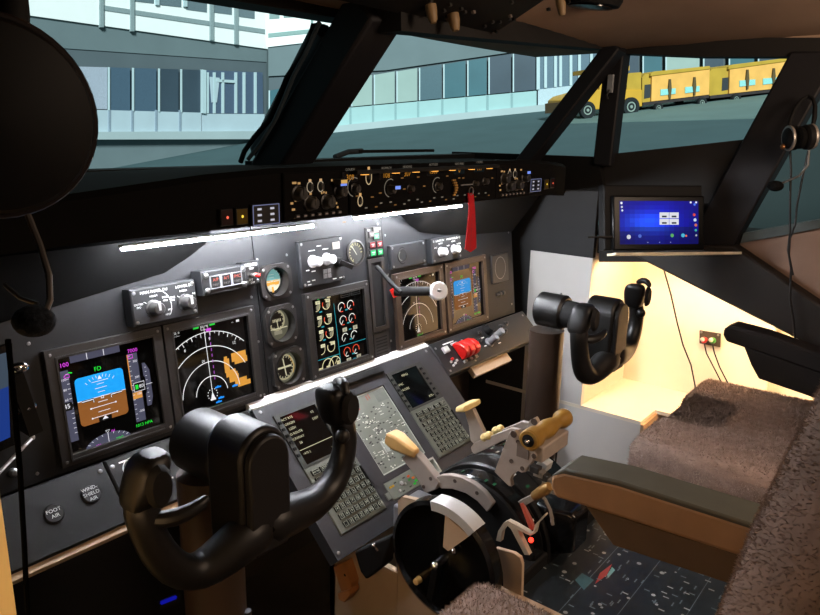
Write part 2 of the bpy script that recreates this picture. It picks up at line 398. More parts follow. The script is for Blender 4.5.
def nd(u0, label, k, amber=True):
    t, F, s = du_base('navigation_display', label, u0, bez=BEZEL if k > .8 else mat('bezel_warm_lit', '33271f', .45))  # same bezel copy with the warm wall light put into its colour
    W, H = .2097, .2
    q = lambda a, b: (a*W, b*H); P = lambda pts: [q(*x) for x in pts]
    wh, mg, gn, bl, am = emi('e4e4e4', k), emi('a050b4', k), emi('22c83c', k), emi('1a86e4', k), emi('d0923a', k)
    cu, cv = q(.435, .211)
    m = MB()
    for r, a0, a1 in ((.61, -34, 45), (.468, -47, 63), (.322, -84, 88), (.178, -84, 86)): m.arc(F, cu, cv, r*W*.975, a0, a1, .0015, .0004, wh, 30)
    for i, a in enumerate(range(-30, 45, 5)):
        r0 = .595; r1 = .555 if i % 2 else .575
        m.stroke(F, [(cu+r0*W*math.sin(R(a)), cv+r0*W*math.cos(R(a))), (cu+r1*W*math.sin(R(a)), cv+r1*W*math.cos(R(a)))], .0012, .0006, wh)
    m.stroke(F, [(cu, cv), (cu-.0015, cv+.64*W)], .0013, .0006, wh)
    for x, a in (('6', -26), ('9', 4), ('12', 35)): m.text(F, x, cu+.525*W*math.sin(R(a)), cv+.525*W*math.cos(R(a)), .0085, .0008, wh)
    m.text(F, '20', cu-.012, cv+.33*W, .007, .0008, wh)
    m.build('compass_rose', s, recalc=False)
    m = MB()
    for i in range(9): m.stroke(F, [(cu+.009-.0055*i/8*0+(.0*i), cv+.028+i*.0115), (cu+.0095, cv+.034+i*.0115)], .0015, .0007, mg)
    m.flat(F, [(cu+.002, cv+.6*W), (cu+.014, cv+.6*W), (cu+.014, cv+.625*W), (cu+.002, cv+.625*W)], .0008, emi('d048d8', k))
    m.build('heading_track', s, recalc=False)
    m = MB()
    m.flat(F, P([(.395, .86), (.47, .86), (.47, .93), (.395, .93)]), .0004, emi('060606', k))
    m.stroke(F, P([(.395, .93), (.395, .862), (.47, .862), (.47, .93)]), .0012, .0006, wh)
    m.text(F, '074', *q(.432, .897), .0095, .0008, wh)
    m.flat(F, P([(.315, .887), (.375, .887), (.375, .912), (.315, .912)]), .0006, gn); m.flat(F, P([(.49, .887), (.55, .887), (.55, .912), (.49, .912)]), .0006, gn)
    m.text(F, 'GS  0', *q(.14, .888), .006, .0006, wh); m.text(F, '----/---', *q(.14, .86), .0055, .0006, wh)
    m.text(F, 'NTP12', *q(.76, .925), .006, .0006, wh); m.rect(F, *q(.79, .862), *q(.825, .885), .0006, wh); m.text(F, '---', *q(.745, .872), .006, .0006, wh)
    m.build('data_block', s, recalc=False)
    m = MB()
    m.flat(F, [(cu-.006, cv-.012), (cu+.006, cv-.012), (cu, cv+.006)], .0009, wh)
    for a in range(0, 360, 30): m.disc(F, cu+.011*math.sin(R(a)), cv+.011*math.cos(R(a)), .0011, .0009, wh, 8)
    if amber:
        for a, b in ((.5, .27), (.52, .155), (.49, .12), (.69, .23), (.49, .06)):
            m.disc(F, *q(a, b), .0035, .0007, bl, 8, .0022); m.rect(F, *q(a-.03, b-.012), *q(a+.035, b+.004), .0008, bl)
        m.text(F, 'LSZH', *q(.23, .055), .0075, .0008, bl)
    m.text(F, 'WX+T', *q(.47, .075) if amber else q(.46, .11), .0085, .0008, gn); m.text(F, 'TA', *q(.46, .045) if amber else q(.1, .06), .0085, .0008, gn)
    m.build('aircraft_symbol', s, recalc=False)
    if amber:
        m = MB()
        for a0, a1, b0, b1 in ((.69, .86, .47, .56), (.72, .87, .44, .5), (.6, .66, .38, .52), (.605, .64, .5, .545), (.61, .72, .33, .4), (.64, .75, .27, .34), (.7, .8, .23, .29), (.73, .88, .2, .25), (.8, .84, .24, .29), (.68, .74, .32, .37)):
            m.rect(F, *q(a0, b0), *q(a1, b1), .0003, am)
        m.build('terrain_patch', s, recalc=False)
    return t

pfd(-.6652, 'flight display with blue and brown horizon, farthest left, behind the near control yoke', 1.0)
nd(-.4535, 'navigation display with white range arcs and amber terrain blocks', 1.0)
nd(.2005, 'navigation display right of the landing gear lever, bare white arcs without terrain', .55, False)
pfd(.4187, 'flight display with blue and brown horizon, beside the clock at the far panel end', .55)

# engine display
def engine_display():
    t, F, s = du_base('engine_display', 'engine display with beige round gauges in the middle of the panel', -.105, .21)
    W, H = .21, .2; q = lambda a, b: (a*W, b*H); P = lambda pts: [q(*x) for x in pts]
    be, wh, te, rd, gn = emi('cfc69a'), emi('e0e0d8'), emi('1c8a96'), emi('d84a30'), emi('25b048')
    for i, b in enumerate((.835, .66, .495, .33)):
        for j, a in enumerate((.175, .325)):
            m = MB(); u, v = q(a+i*.006, b-.012); r = .0115
            m.arc(F, u, v, r, -20 if j else 60, 190, .0016, .0005, be, 18)
            if i < 3: m.flat(F, [(u, v)]+[(u+r*.85*math.sin(R(x)), v+r*.85*math.cos(R(x))) for x in range(60, 190, 13)], .0006, emi('86826a'))
            if j: m.arc(F, u, v, r, -110, -60, .0022, .0005, rd if i in (0, 1, 2) else be, 8); m.arc(F, u, v, r, 190, 250, .0022, .0005, be, 8)
            m.rect(F, u-.001, v+.004, u+.0125, v+.0115, .0007, emi('d8d2ac')); m.text(F, ('18.0', '24.6', '19.6', '41.2')[i], u+.0057, v+.0078, .0052, .0009, emi('101010'))
            m.build('gauge', s, recalc=False)
    m = MB()
    m.stroke(F, P([(.44, .81), (.467, .06)]), .0015, .0005, te); m.stroke(F, P([(.465, .287), (.9, .287)]), .0015, .0005, te); m.stroke(F, P([(.115, .205), (.465, .205)]), .0015, .0005, te)
    m.build('divider_line', s, recalc=False)
    for b, c2 in ((.745, .5), (.585, .5), (.372, 1), (.2, 0)):
        for a in (.555, .7):
            a2 = a+(.745-b)*.05
            m = MB(); u, v = q(a2, b); r = .0108
            if c2 == 1: m.arc(F, u, v, r, -110, 60, .0018, .0005, wh, 16)
            else:
                m.arc(F, u, v, r, -150, 60, .0018, .0005, rd if c2 == 0 else wh, 16); m.arc(F, u, v, r, 60, 110, .002, .0005, rd, 6); m.arc(F, u, v, r, -200, -150, .002, .0005, rd if c2 else wh, 5)
            m.stroke(F, [(u, v), (u+r*math.sin(R(-140)), v+r*math.cos(R(-140)))], .0014, .0007, wh)
            m.build('gauge', s, recalc=False)
    m = MB()
    for a, b in ((.575, .47), (.745, .465), (.6, .095), (.765, .1)):
        m.rect(F, *q(a-.035, b-.024), *q(a+.035, b+.024), .0005, emi('a8a48c')); m.text(F, '82', *q(a, b), .0065, .0007, emi('101010'))
    for a, b in ((.63, .7), (.64, .54), (.66, .46), (.66, .34), (.68, .155), (.69, .09), (.235, .75), (.245, .575), (.25, .42)): m.rect(F, *q(a-.02, b-.008), *q(a+.02, b+.008), .0006, te)
    m.rect(F, *q(.2, .895), *q(.23, .92), .0006, gn); m.rect(F, *q(.28, .9), *q(.31, .917), .0006, te); m.rect(F, *q(.345, .89), *q(.4, .915), .0006, be)
    m.build('readout', s, recalc=False)
    m = MB()
    for a in (.27, .38):
        u, v = q(a, .105); m.arc(F, u, v, .0175, -120, 100, .0022, .0005, be, 20); m.stroke(F, [(u, v), (u+.009, v+.012)], .0014, .0006, be)
    for a, b in ((.155, .09), (.27, .09), (.43, .11)): m.rect(F, *q(a-.025, b-.02), *q(a+.025, b+.02), .0006, be); m.text(F, '5.10', *q(a, b), .0055, .0008, emi('101010'))
    m.build('fuel_quantity', s, recalc=False)
    m = MB()
    for a in (.56, .725):
        for i in range(4): m.stroke(F, P([(a, .855+i*.022), (a+.145, .855+i*.022)]), .0007, .0005, emi('4a4c4c'))
        for aa in (a, a+.145): m.stroke(F, P([(aa, .855), (aa, .92)]), .0007, .0005, emi('4a4c4c'))
    m.build('alert_grid', s, recalc=False)
engine_display()

# ------------------------------------------------------------------ modules on the main panel
def module(name, label, cat, u0, u1, v0, v1, d=.012, m_=PANEL2, grp=None, ch=.0025, scr=True):
    t = thing(name, label, cat, MAIN.P((u0+u1)/2, v0, 0), grp); m = MB()
    m.fbox(MAIN, u0, u1, v0, v1, 0, d, m_, ch)
    if scr: screws(m, MAIN, [(u0+.007, v0+.007), (u1-.007, v1-.007), (u0+.007, v1-.007), (u1-.007, v0+.007)], d, .0032)
    m.build('faceplate', t)
    return t, Frame(MAIN.P(0, 0, d), MAIN.U, MAIN.V)
# display selector with two knobs
t, F = module('display_selector_panel', 'raised grey selector module reading MAIN PANEL DU with two pointer knobs', 'control panel', -.515, -.3845, .209, .275, .026)
for u in (-.475, -.41):
    m = MB(); knob(m, F, u, .236, .0125, .022, KNOBD, KNOBW); m.build('selector_knob', t)
m = MB(); m.text(F, 'MAIN PANEL DU', -.47, .266, .0072, .0006, LEGEND); m.text(F, 'LOWER DU', -.408, .266, .0072, .0006, LEGEND)
for x, u, v in (('NORM', -.472, .2575), ('OUTBD', -.502, .247), ('PFD', -.502, .2415), ('INBD', -.45, .252), ('MFD', -.45, .246), ('NORM', -.412, .2575), ('ENG', -.435, .249), ('PRI', -.435, .244), ('ND', -.39, .249), ('PFD', -.443, .228), ('MFD', -.448, .22)):
    m.text(F, x, u, v, .005, .0006, LEGEND)
m.arc(F, -.472, .236, .033, 20, 120, .0009, .0006, LEGEND, 14)
m.stroke(F, [(-.492, .25), (-.484, .245)], .0009, .0006, LEGEND); m.stroke(F, [(-.425, .25), (-.42, .246)], .0009, .0006, LEGEND)
m.build('lettering', t, recalc=False)
# autopilot annunciator with three caption windows
t, F = module('caution_light_module', 'protruding grey box with three dark caption lights reading A/P, A/T and FMC', 'warning light', -.3745, -.272, .241, .2875, .034, scr=False)
for u, x in ((-.3465, 'A/P'), (-.3215, 'A/T'), (-.2965, 'FMC')):
    m = MB(); m.frame(F, u-.0115, u+.0115, .2515, .2765, .0016, 0, .003, KNOBG); m.fbox(F, u-.0098, u+.0098, .2532, .2748, 0, .0022, BLACK)
    m.text(F, x, u, .2685, .0085, .003, emi('e0695a', .8)); m.text(F, 'P/RST', u, .259, .0062, .003, emi('8c8a88', .8)); m.build('caption_light', t, recalc=False)
m = MB()
for u, v in ((-.366, .279), (-.28, .279), (-.366, .25), (-.28, .25)): m.lathe(F.P(u, v, -.004), F.N, [(.0052, 0), (.0052, .007), (.003, .009), (0, .009)], SCREW, 12)
m.build('fastener', t)
# light test switch
t, F = module('light_test_panel', 'small black panel reading LIGHTS with a red tipped toggle beside the caption lights', 'switch panel', -.2685, -.2275, .243, .2905, .02, BLACK)
m = MB(); m.cyl(F.P(-.248, .263, 0), F.P(-.25, .2645, .014), .0035, .004, STEEL, 12); m.cyl(F.P(-.25, .2645, .014), F.P(-.243, .2615, .02), .0042, .0045, RED, 12); m.build('toggle', t)
m = MB(); m.text(F, 'LIGHTS', -.248, .2835, .0085, .0006, LEGEND); m.text(F, 'TEST', -.248, .276, .0062, .0006, LEGEND); m.text(F, 'BRT', -.252, .2535, .0058, .0006, LEGEND); m.text(F, 'DIM', -.248, .2475, .0058, .0006, LEGEND); m.build('lettering', t, recalc=False)

# three standby instruments
def standby(name, label, u0, u1, v0, v1, kind):
    t = thing(name, label, 'instrument', MAIN.P((u0+u1)/2, v0, 0), 'standby instruments in a column')
    c = ((u0+u1)/2, (v0+v1)/2); w, h = (u1-u0)/2, (v1-v0)/2; cc = .012; rr_ = min(w, h)*.82
    m = MB(); pl = [(u0+cc, v0), (u1-cc, v0), (u1, v0+cc), (u1, v1-cc), (u1-cc, v1), (u0+cc, v1), (u0, v1-cc), (u0, v0+cc)]
    k = 32; ring = [(c[0]+rr_*math.cos(2*pi*i/k), c[1]+rr_*math.sin(2*pi*i/k)) for i in range(k)]
    d = .010
    def edge(i):   # matching point of the octagon outline
        a = 2*pi*i/k; x, y = math.cos(a), math.sin(a); s_ = min(w/max(abs(x), 1e-6), h/max(abs(y), 1e-6)); px_, py_ = c[0]+x*s_, c[1]+y*s_
        dx, dy = abs(px_-c[0])-w, abs(py_-c[1])-h
        if dx+dy > -cc:
            e = (dx+dy+cc)/2; px_ -= math.copysign(e, px_-c[0]); py_ -= math.copysign(e, py_-c[1])
        return px_, py_
    out = [edge(i) for i in range(k)]
    vs = [MAIN.P(*q, 0) for q in out]+[MAIN.P(*q, d) for q in out]+[MAIN.P(*q, d) for q in ring]+[MAIN.P(*q, -.012) for q in ring]
    fs = []
    for j in range(3): fs += [[j*k+i, j*k+(i+1) % k, (j+1)*k+(i+1) % k, (j+1)*k+i] for i in range(k)]
    m.add(vs, fs, BEZEL); screws(m, MAIN, [(u0+.009, v0+.009), (u1-.009, v1-.009), (u0+.009, v1-.009), (u1-.009, v0+.009)], d, .003)
    m.build('case', t, recalc=False)
    m = MB(); m.lathe(MAIN.P(*c, d), MAIN.N, [(rr_+.0025, 0), (rr_+.0025, .003), (rr_, .003), (rr_, 0)], BLACK, 32, False); m.build('rim', t)
    D = Frame(MAIN.P(*c, -.008), MAIN.U, MAIN.V); r = rr_*.99
    g = MB()
    if kind == 0:
        g.disc(D, 0, 0, r, -.002, BLACKM, 32)
        b = MB()
        top = [(r*.8*math.cos(R(a)), r*.8*math.sin(R(a))+.002) for a in range(0, 181, 12)]
        bot = [(r*.8*math.cos(R(a)), r*.8*math.sin(R(a))+.002) for a in range(180, 361, 12)]
        b.flat(D, top, .0004, emi('7fb6b4', .75)); b.flat(D, bot, .0004, emi('d8d2b8', .8))
        b.flat(D, [(-r*.7, -.002), (r*.7, -.002), (r*.6, -.009), (-r*.6, -.009)], .0008, emi('e4a53c', .8))
        for i in (-.008, .008, .014, -.014): b.stroke(D, [(-.007, i), (.007, i)], .0008, .0009, LEGEND)
        b.flat(D, [(-.002, -.012), (.003, -.012), (.0035, -r*.8), (-.0015, -r*.8)], .0012, emi('e8a830', .8)); b.stroke(D, [(-.016, .001), (-.005, .001), (0, -.004), (.005, .001), (.016, .001)], .0016, .0014, emi('e8a830', .8))
        for a in (-60, -40, -20, 0, 20, 40, 60): b.stroke(D, [(r*.8*math.sin(R(a)), r*.8*math.cos(R(a))), (r*.93*math.sin(R(a)), r*.93*math.cos(R(a)))], .0012, .0006, LEGEND)
        b.build('horizon_ball', t, recalc=False)
    else:
        col = emi('d8d2b0', .8)
        g.disc(D, 0, 0, r, -.002, emi('7c7a66', .45), 32)
        cy = .009 if kind == 1 else 0; rd = r*(.66 if kind == 1 else .82)
        b = MB(); b.disc(D, 0, cy, rd, .0002, mat('dial_black', '1b1b18', .5), 28)
        b.arc(D, 0, cy, rd*.93, 0, 360, .0042, .0005, emi('c4bd98', .6), 36)
        for a in range(0, 360, 30 if kind == 1 else 20): b.stroke(D, [(rd*.72*math.sin(R(a)), cy+rd*.72*math.cos(R(a))), (rd*.84*math.sin(R(a)), cy+rd*.84*math.cos(R(a)))], .0017, .0006, col)
        b.build('dial', t, recalc=False)
        b = MB()
        if kind == 1:
            b.stroke(D, [(0, cy), (rd*.1, cy-rd*.8)], .002, .0012, col); b.stroke(D, [(-r*.8, -.009), (r*.8, -.009)], .0022, .001, col); b.rect(D, -.01, -.022, .012, -.014, .001, emi('b8b29a', .45))
            for a in range(6): b.rect(D, -.011+a*.004, .006, -.009+a*.004, .012, .0011, col)
        else:
            b.stroke(D, [(-rd*.7, 0), (rd*.7, 0)], .004, .0012, col); b.stroke(D, [(-rd*.1, rd*.7), (rd*.1, -rd*.7)], .0028, .0014, col); b.stroke(D, [(rd*.55, rd*.8), (rd*.95, -.002), (rd*.8, -rd*.6)], .0016, .0014, emi('e0b050', .7))
        b.build('needle', t, recalc=False)
    g.build('dial_back', t, recalc=False)
standby('standby_attitude_indicator', 'round standby horizon gauge with pale blue and cream ball, topmost of three', -.2195, -.1345, .2015, .2755, 0)
standby('standby_altimeter', 'round standby gauge with small upper dial, middle of three', -.2175, -.1325, .1005, .187, 1)
standby('standby_compass', 'round standby compass gauge, lowest of three, above the white ledge', -.211, -.1225, .004, .09, 2)

# brake and engine selector module
t, F = module('autobrake_panel', 'tilted grey module with two white stubby knobs above the engine display', 'control panel', -.1085, .0265, .212, .3155, .012)
for u in (-.0735, -.031):
    m = MB(); m.lathe(F.P(u, .268, 0), F.N, [(.014, 0), (.014, .004), (.0105, .005), (.0105, .023), (.009, .026), (0, .026)], KNOBW, 20); m.build('white_knob', t)
m = MB(); m.bar(F.P(.0, .258, .012), F.P(.022, .243, .03), .011, .011, BLACK); m.cyl(F.P(.004, .256, 0), F.P(.004, .256, .014), .012, .01, BLACK, 16); m.build('dark_knob', t)
m = MB()
for i in range(2):
    for j in range(2): m.fbox(F, -.044+i*.0125, -.033+i*.0125, .225+j*.011, .2345+j*.011, 0, .002, KNOBG, .0006)
m.build('annunciator_cells', t)
m = MB(); m.fbox(F, -.008, .014, .287, .303, 0, .002, mat('placard', '77736a', .5), .0005); m.build('placard', t)
m = MB()
for u, v, w in ((-.073, .292, .02), (-.031, .291, .018), (-.09, .25, .01), (-.073, .246, .012), (-.09, .225, .008), (-.075, .226, .01), (-.088, .218, .01), (-.01, .22, .012), (.01, .22, .01), (-.05, .3, .014)): legend(m, F, u, v, w, .0022, .0005)
m.build('lettering', t, recalc=False)
# flap gauge
t = thing('flap_gauge', 'small round flap gauge right of the two white stubby knobs', 'gauge', MAIN.P(.0775, .245, 0))
m = MB(); m.lathe(MAIN.P(.0775, .27, 0), MAIN.N, [(.031, 0), (.031, .004), (.026, .005), (.0255, .0005)], BEZEL, 28); m.build('rim', t, recalc=False)
m = MB(); D = MAIN.sub(.0775, .27, .0006); m.disc(D, 0, 0, .0255, 0, mat('dial_black', '1b1b18', .5), 28)
for a in range(-150, 100, 22): m.stroke(D, [(.017*math.sin(R(a)), .017*math.cos(R(a))), (.024*math.sin(R(a)), .024*math.cos(R(a)))], .002, .0004, emi('d8d0a0', .55))
m.arc(D, 0, 0, .022, -160, -20, .0015, .0004, emi('d8d0a0', .55)); m.build('dial', t, recalc=False)
m = MB(); m.stroke(D, [(.004, -.006), (-.012, .017)], .0022, .0008, emi('e8e4d0', .6)); m.build('needle', t, recalc=False)
# landing gear lights
t, F = module('landing_gear_light_panel', 'cluster of green and red square lamps above the landing gear lever', 'indicator light', .116, .172, .251, .325, .006, BEZEL)
for (u, v, c, o) in ((.131, .262, '16b45c', 1), (.157, .262, '16b45c', 1), (.131, .282, 'a83a3c', .75), (.157, .282, 'a83a3c', .75), (.147, .302, '7ac8a0', .8), (.147, .317, 'b0a8a4', .7), (.131, .308, '9c8f8c', .5)):
    m = MB(); m.fbox(F, u-.0105, u+.0105, v-.0078, v+.0078, 0, .004, BLACK, .0008); m.rect(F, u-.009, v-.0065, u+.009, v+.0065, .0044, emi(c, o)); legend(m, F, u, v+.0018, .011, .0022, .0048, emi('e8f0ec', .8)); legend(m, F, u, v-.0022, .008, .0018, .0048, emi('e8f0ec', .7)); m.build('lamp', t, recalc=False)
# landing gear lever
t = thing('landing_gear_lever', 'black landing gear lever with round white wheel shaped end in its slot', 'lever', MAIN.P(.143, .07, 0))
m = MB(); m.frame(MAIN, .114, .173, .066, .248, .010, 0, .006, BEZEL); m.rect(MAIN, .124, .076, .163, .238, .0008, BLACKM); m.build('slot_plate', t, recalc=False)
p0 = MAIN.P(.143, .235, .004); p1 = MAIN.P(.147, .165, .10)
m = MB(); m.tube([MAIN.P(.143, .228, .006), MAIN.P(.144, .195, .04), MAIN.P(.146, .165, .075)], [.006, .0055, .006], BLACKM, 10); m.build('crank', t)
e0 = at(376, 290.5, 'y', -.035); e1 = at(427, 289, 'y', -.14)
e0 = MAIN.P(.147, .166, .055); wheel_c = MAIN.P(.2, .163, .15)
m = MB(); m.tube([e0, e0.lerp(wheel_c, .3), e0.lerp(wheel_c, .7), wheel_c], [.011, .0125, .0115, .009], BLACKM, 12); m.build('lever_arm', t)
ax = V3((-.5, -.82, .28)).normalized()
m = MB(); m.lathe(wheel_c-ax*.008, ax, [(.019, 0), (.0225, .002), (.0225, .012), (.019, .0155), (.006, .0155), (.005, .013), (0, .013)], KNOBW, 28); m.build('wheel_knob', t)
m = MB(); m.ball(wheel_c+ax*.008, .0042, SCREW, 10, 6); m.build('hub_bolt', t)
m = MB(); m.bar(MAIN.P(.166, .168, .03), MAIN.P(.174, .148, .034), .008, .012, RED); m.build('lock_trigger', t)
# brake pressure gauge plate
t, F = module('brake_pressure_panel', 'blank grey plate with one oval gauge hole right of the gear lamps', 'gauge', .1945, .3345, .2115, .2725, .011)
m = MB(); m.disc(F, .238, .243, .0165, .0006, BLACKM, 24, .023); m.lathe(F.P(.238, .243, 0), F.N, [(.0185, 0), (.0185, .002), (.0165, .002)], BEZEL, 24, False); m.build('gauge_hole', t, recalc=False)
m = MB(); m.arc(F, .236, .243, .012, 180, 330, .002, .001, emi('a8b0a0', .4)); m.build('gauge_face', t, recalc=False)
# FO selector
t, F = module('first_officer_selector_panel', 'grey selector module with two bright white pointer knobs near the red ribbon', 'control panel', .352, .487, .2065, .2725, .022)
for u in (.389, .449):
    m = MB(); knob(m, F, u, .235, .0105, .02, KNOBW, KNOBW); m.build('selector_knob', t)
m = MB()
for x, u, v, z in (('LOWER DU', .387, .2655, .0075), ('MAIN PANEL DU', .446, .2655, .0075), ('NORM', .389, .2575, .006), ('NORM', .449, .2575, .006), ('INBD', .424, .248, .006), ('OUTBD', .474, .248, .006), ('ENG', .366, .248, .006)): m.text(F, x, u, v, z, .0006, LEGEND)
m.build('lettering', t, recalc=False)
# clock plate
t, F = module('clock_panel', 'dark clock plate at the far end of the panel beside the flight display', 'instrument', .667, .762, .102, .19, .006, BEZEL, scr=False)
m = MB(); m.stroke(F, [(.70+.03*math.cos(R(a))*1.0+.012, .147+.034*math.sin(R(a))) for a in range(0, 360, 15)], .002, .0008, KNOBG, True); m.build('rim', t, recalc=False)
m = MB()
for u in (.695, .712, .731): m.lathe(F.P(u, .095-.03, -.006), F.N, [(.006, 0), (.006, .006), (0, .007)], BEZEL, 12)
m.build('button', t)

# ================================================================== LOWER SIDE PANELS
def lowframe(u, v): return CDUF.P(u, -v)
LOW = CDUF
t = thing('first_officer_lower_panel', 'sloping dark lower panel with red guarded switches right of the keypads', 'switch panel', LOW.P(.56, -.1))
m = MB(); m.fbox(LOW, .315, .82, -.1, .004, -.03, 0, PANEL2, .003)
screws(m, LOW, [(.33, -.015), (.33, -.088), (.8, -.012), (.6, -.012), (.45, -.088)], 0, .0035); m.build('faceplate', t)
for i, u in enumerate((.405, .431, .457)):
    m = MB(); m.loft([[LOW.P(u+dx*s_, v_, n_) for dx, v_, n_ in ((-.0105, a, h), (.0105, a, h), (.0105, a, 0.002), (-.0105, a, 0.002))] for a, h, s_ in ((-.022, .012, 1), (-.035, .028, 1), (-.052, .036, .95), (-.066, .032, .9), (-.074, .02, .85))], RED)
    m.build('switch_guard', t, bevel=.003)
    m = MB(); m.fbox(LOW, u-.006, u+.006, -.084, -.076, 0, .008, STEEL); m.build('guard_hinge', t)
m = MB(); m.fbox(LOW, .349, .372, -.038, -.02, 0, .008, KNOBW, .0015); m.build('white_button', t)
m = MB(); m.lathe(LOW.P(.362, -.06, 0), LOW.N, [(.004, 0), (.004, .006), (0, .008)], RED, 12); m.build('red_lamp', t)
m = MB()
for u, v in ((.352, -.066), (.365, -.074), (.377, -.068), (.352, -.078)): m.lathe(LOW.P(u, v, 0), LOW.N, [(.0035, 0), (.0035, .004), (0, .005)], KNOBW, 10)
m.build('lamp_socket', t)
for u, v in ((.556, -.055), (.6, -.045)):
    m = MB(); m.lathe(LOW.P(u, v, 0), LOW.N, [(.015, 0), (.015, .004), (.0105, .006), (.0105, .032), (.009, .035), (0, .035)], KNOBG, 18); m.build('grey_knob', t)
m = MB(); m.lathe(LOW.P(.585, -.018, 0), LOW.N, [(.016, 0), (.016, .006), (.012, .02), (0, .02)], BLACK, 18); m.build('black_knob', t)
for u, v in ((.54, -.018), (.655, -.022), (.69, -.018), (.66, -.04), (.52, -.04)):
    m = MB(); m.lathe(LOW.P(u, v, 0), LOW.N, [(.008, 0), (.008, .003), (.005, .004), (.005, .009), (0, .01)], KNOBD, 14); m.build('socket', t)
m = MB()
for u, v, w in ((.39, -.012, .05), (.41, -.018, .03), (.4, -.022, .008), (.427, -.02, .008), (.45, -.018, .008), (.54, -.034, .02), (.53, -.06, .012), (.6, -.068, .014)): legend(m, LOW, u, v, w, .003, .0005)
m.build('lettering', t, recalc=False)
m = MB(); m.fbox(LOW, .43, .62, -.128, -.1, -.028, -.012, WOODP); m.build('wooden_batten', t)

t = thing('captain_lower_panel', 'sloping dark lower panel reading FOOT AIR and WINDSHIELD AIR behind the near yoke', 'switch panel', LOW.P(-.6, -.11))
m = MB(); LOWP = mat('lower_panel_black', '151413', .6, 0, .3, .1, 50, .05)
m.fbox(LOW, -.84, -.601, -.112, .004, -.03, 0, LOWP, .003); m.fbox(LOW, -.599, -.43, -.112, .004, -.03, 0, LOWP, .003)
m.fbox(LOW, -.43, -.29, -.112, .004, -.03, -.004, LOWP, .003)
screws(m, LOW, [(-.612, -.012), (-.59, -.012), (-.606, -.1), (-.588, -.098), (-.44, -.012), (-.44, -.1), (-.4, -.02), (-.33, -.02), (-.36, -.05)], 0, .0038); m.build('faceplate', t)
for u, v, ls in ((-.705, -.052, ('FOOT', 'AIR')), (-.642, -.044, ('WIND-', 'SHIELD', 'AIR'))):
    m = MB(); m.lathe(LOW.P(u, v, 0), LOW.N, [(.0155, 0), (.0155, .002), (.0135, .004), (0, .004)], BLACK, 24)
    for i, x in enumerate(ls): m.text(LOW, x, u, v+.0045*(len(ls)-1)-i*.009, .0085, .0046, LEGEND)
    m.build('pull_knob', t, recalc=False)
for u, v, r in ((-.555, -.03, .014), (-.535, -.055, .017)):
    m = MB(); knob(m, LOW, u, v, r, .024, KNOBG); m.build('selector_knob', t)
m = MB(); m.lathe(LOW.P(-.545, -.088, 0), LOW.N, [(.012, 0), (.012, .006), (.01, .01), (0, .01)], mat('beige_button', 'a08a6a', .5), 18); m.build('beige_button', t)
m = MB()
for u, v, w in ((-.57, -.01, .016), (-.515, -.012, .012), (-.575, -.05, .014), (-.51, -.07, .016), (-.57, -.075, .012)): legend(m, LOW, u, v, w, .003, .0005)
m.arc(LOW, -.555, -.03, .022, -120, 40, .0014, .0005, LEGEND); m.build('lettering', t, recalc=False)
m = MB(); m.fbox(LOW, -.84, -.43, -.122, -.112, -.028, -.006, WOODP); m.build('wooden_edge', t)

# ================================================================== CONTROL DISPLAY PANEL (pedestal front)
t = thing('center_keypad_panel', 'sloping grey console plate holding two keypads under the bright white ledge', 'console', CDUF.P(0, -.37))
m = MB()
m.fbox(CDUF, -.285, .31, -.347, 0, -.03, -.012, PANELC)
def hole_plate(m, F, u0, u1, v0, v1, holes, n0, n1, mt):
    us = sorted({u0, u1, *[h[0] for h in holes], *[h[1] for h in holes]}); vs = sorted({v0, v1, *[h[2] for h in holes], *[h[3] for h in holes]})
    for a, b in zip(us, us[1:]):
        for c, d in zip(vs, vs[1:]):
            x, y = (a+b)/2, (c+d)/2
            if not any(h[0] < x < h[1] and h[2] < y < h[3] for h in holes): m.fbox(F, a, b, c, d, n0, n1, mt)
hole_plate(m, CDUF, -.285, .31, -.347, 0, [(-.25, -.112, -.31, -.03), (.108, .244, -.275, -.032), (-.07, .082, -.247, -.055), (-.085, .09, -.304, -.262)], -.012, 0, PANELC)
screws(m, CDUF, [(-.27, -.012), (-.02, -.02), (.29, -.012), (-.275, -.335), (.29, -.335), (-.09, -.012), (-.265, -.05)], 0, .004); m.build('plate', t)
m = MB(); m.add([MAIN.P(u, v, n) for u, v, n in ((-.285, .001, .0005), (.31, .001, .0005))]+[CDUF.P(.31, -.001, .002), CDUF.P(-.285, -.001, .002)]+[MAIN.P(u, -.03, 0) for u in (-.285, .31)]+[CDUF.P(.31, -.012, -.012), CDUF.P(-.285, -.012, -.012)], [[0, 1, 2, 3], [4, 5, 6, 7], [0, 1, 5, 4], [2, 3, 7, 6], [1, 2, 6, 5], [3, 0, 4, 7]], mat('ledge_white', 'f2f3f5', .5, 0, .4, .02, 8))
m.build('ledge', t)
m = MB(); m.fbox(CDUF, -.06, .10, -.028, -.008, 0, .012, BLACK, .003); m.build('map_light_cover', t)

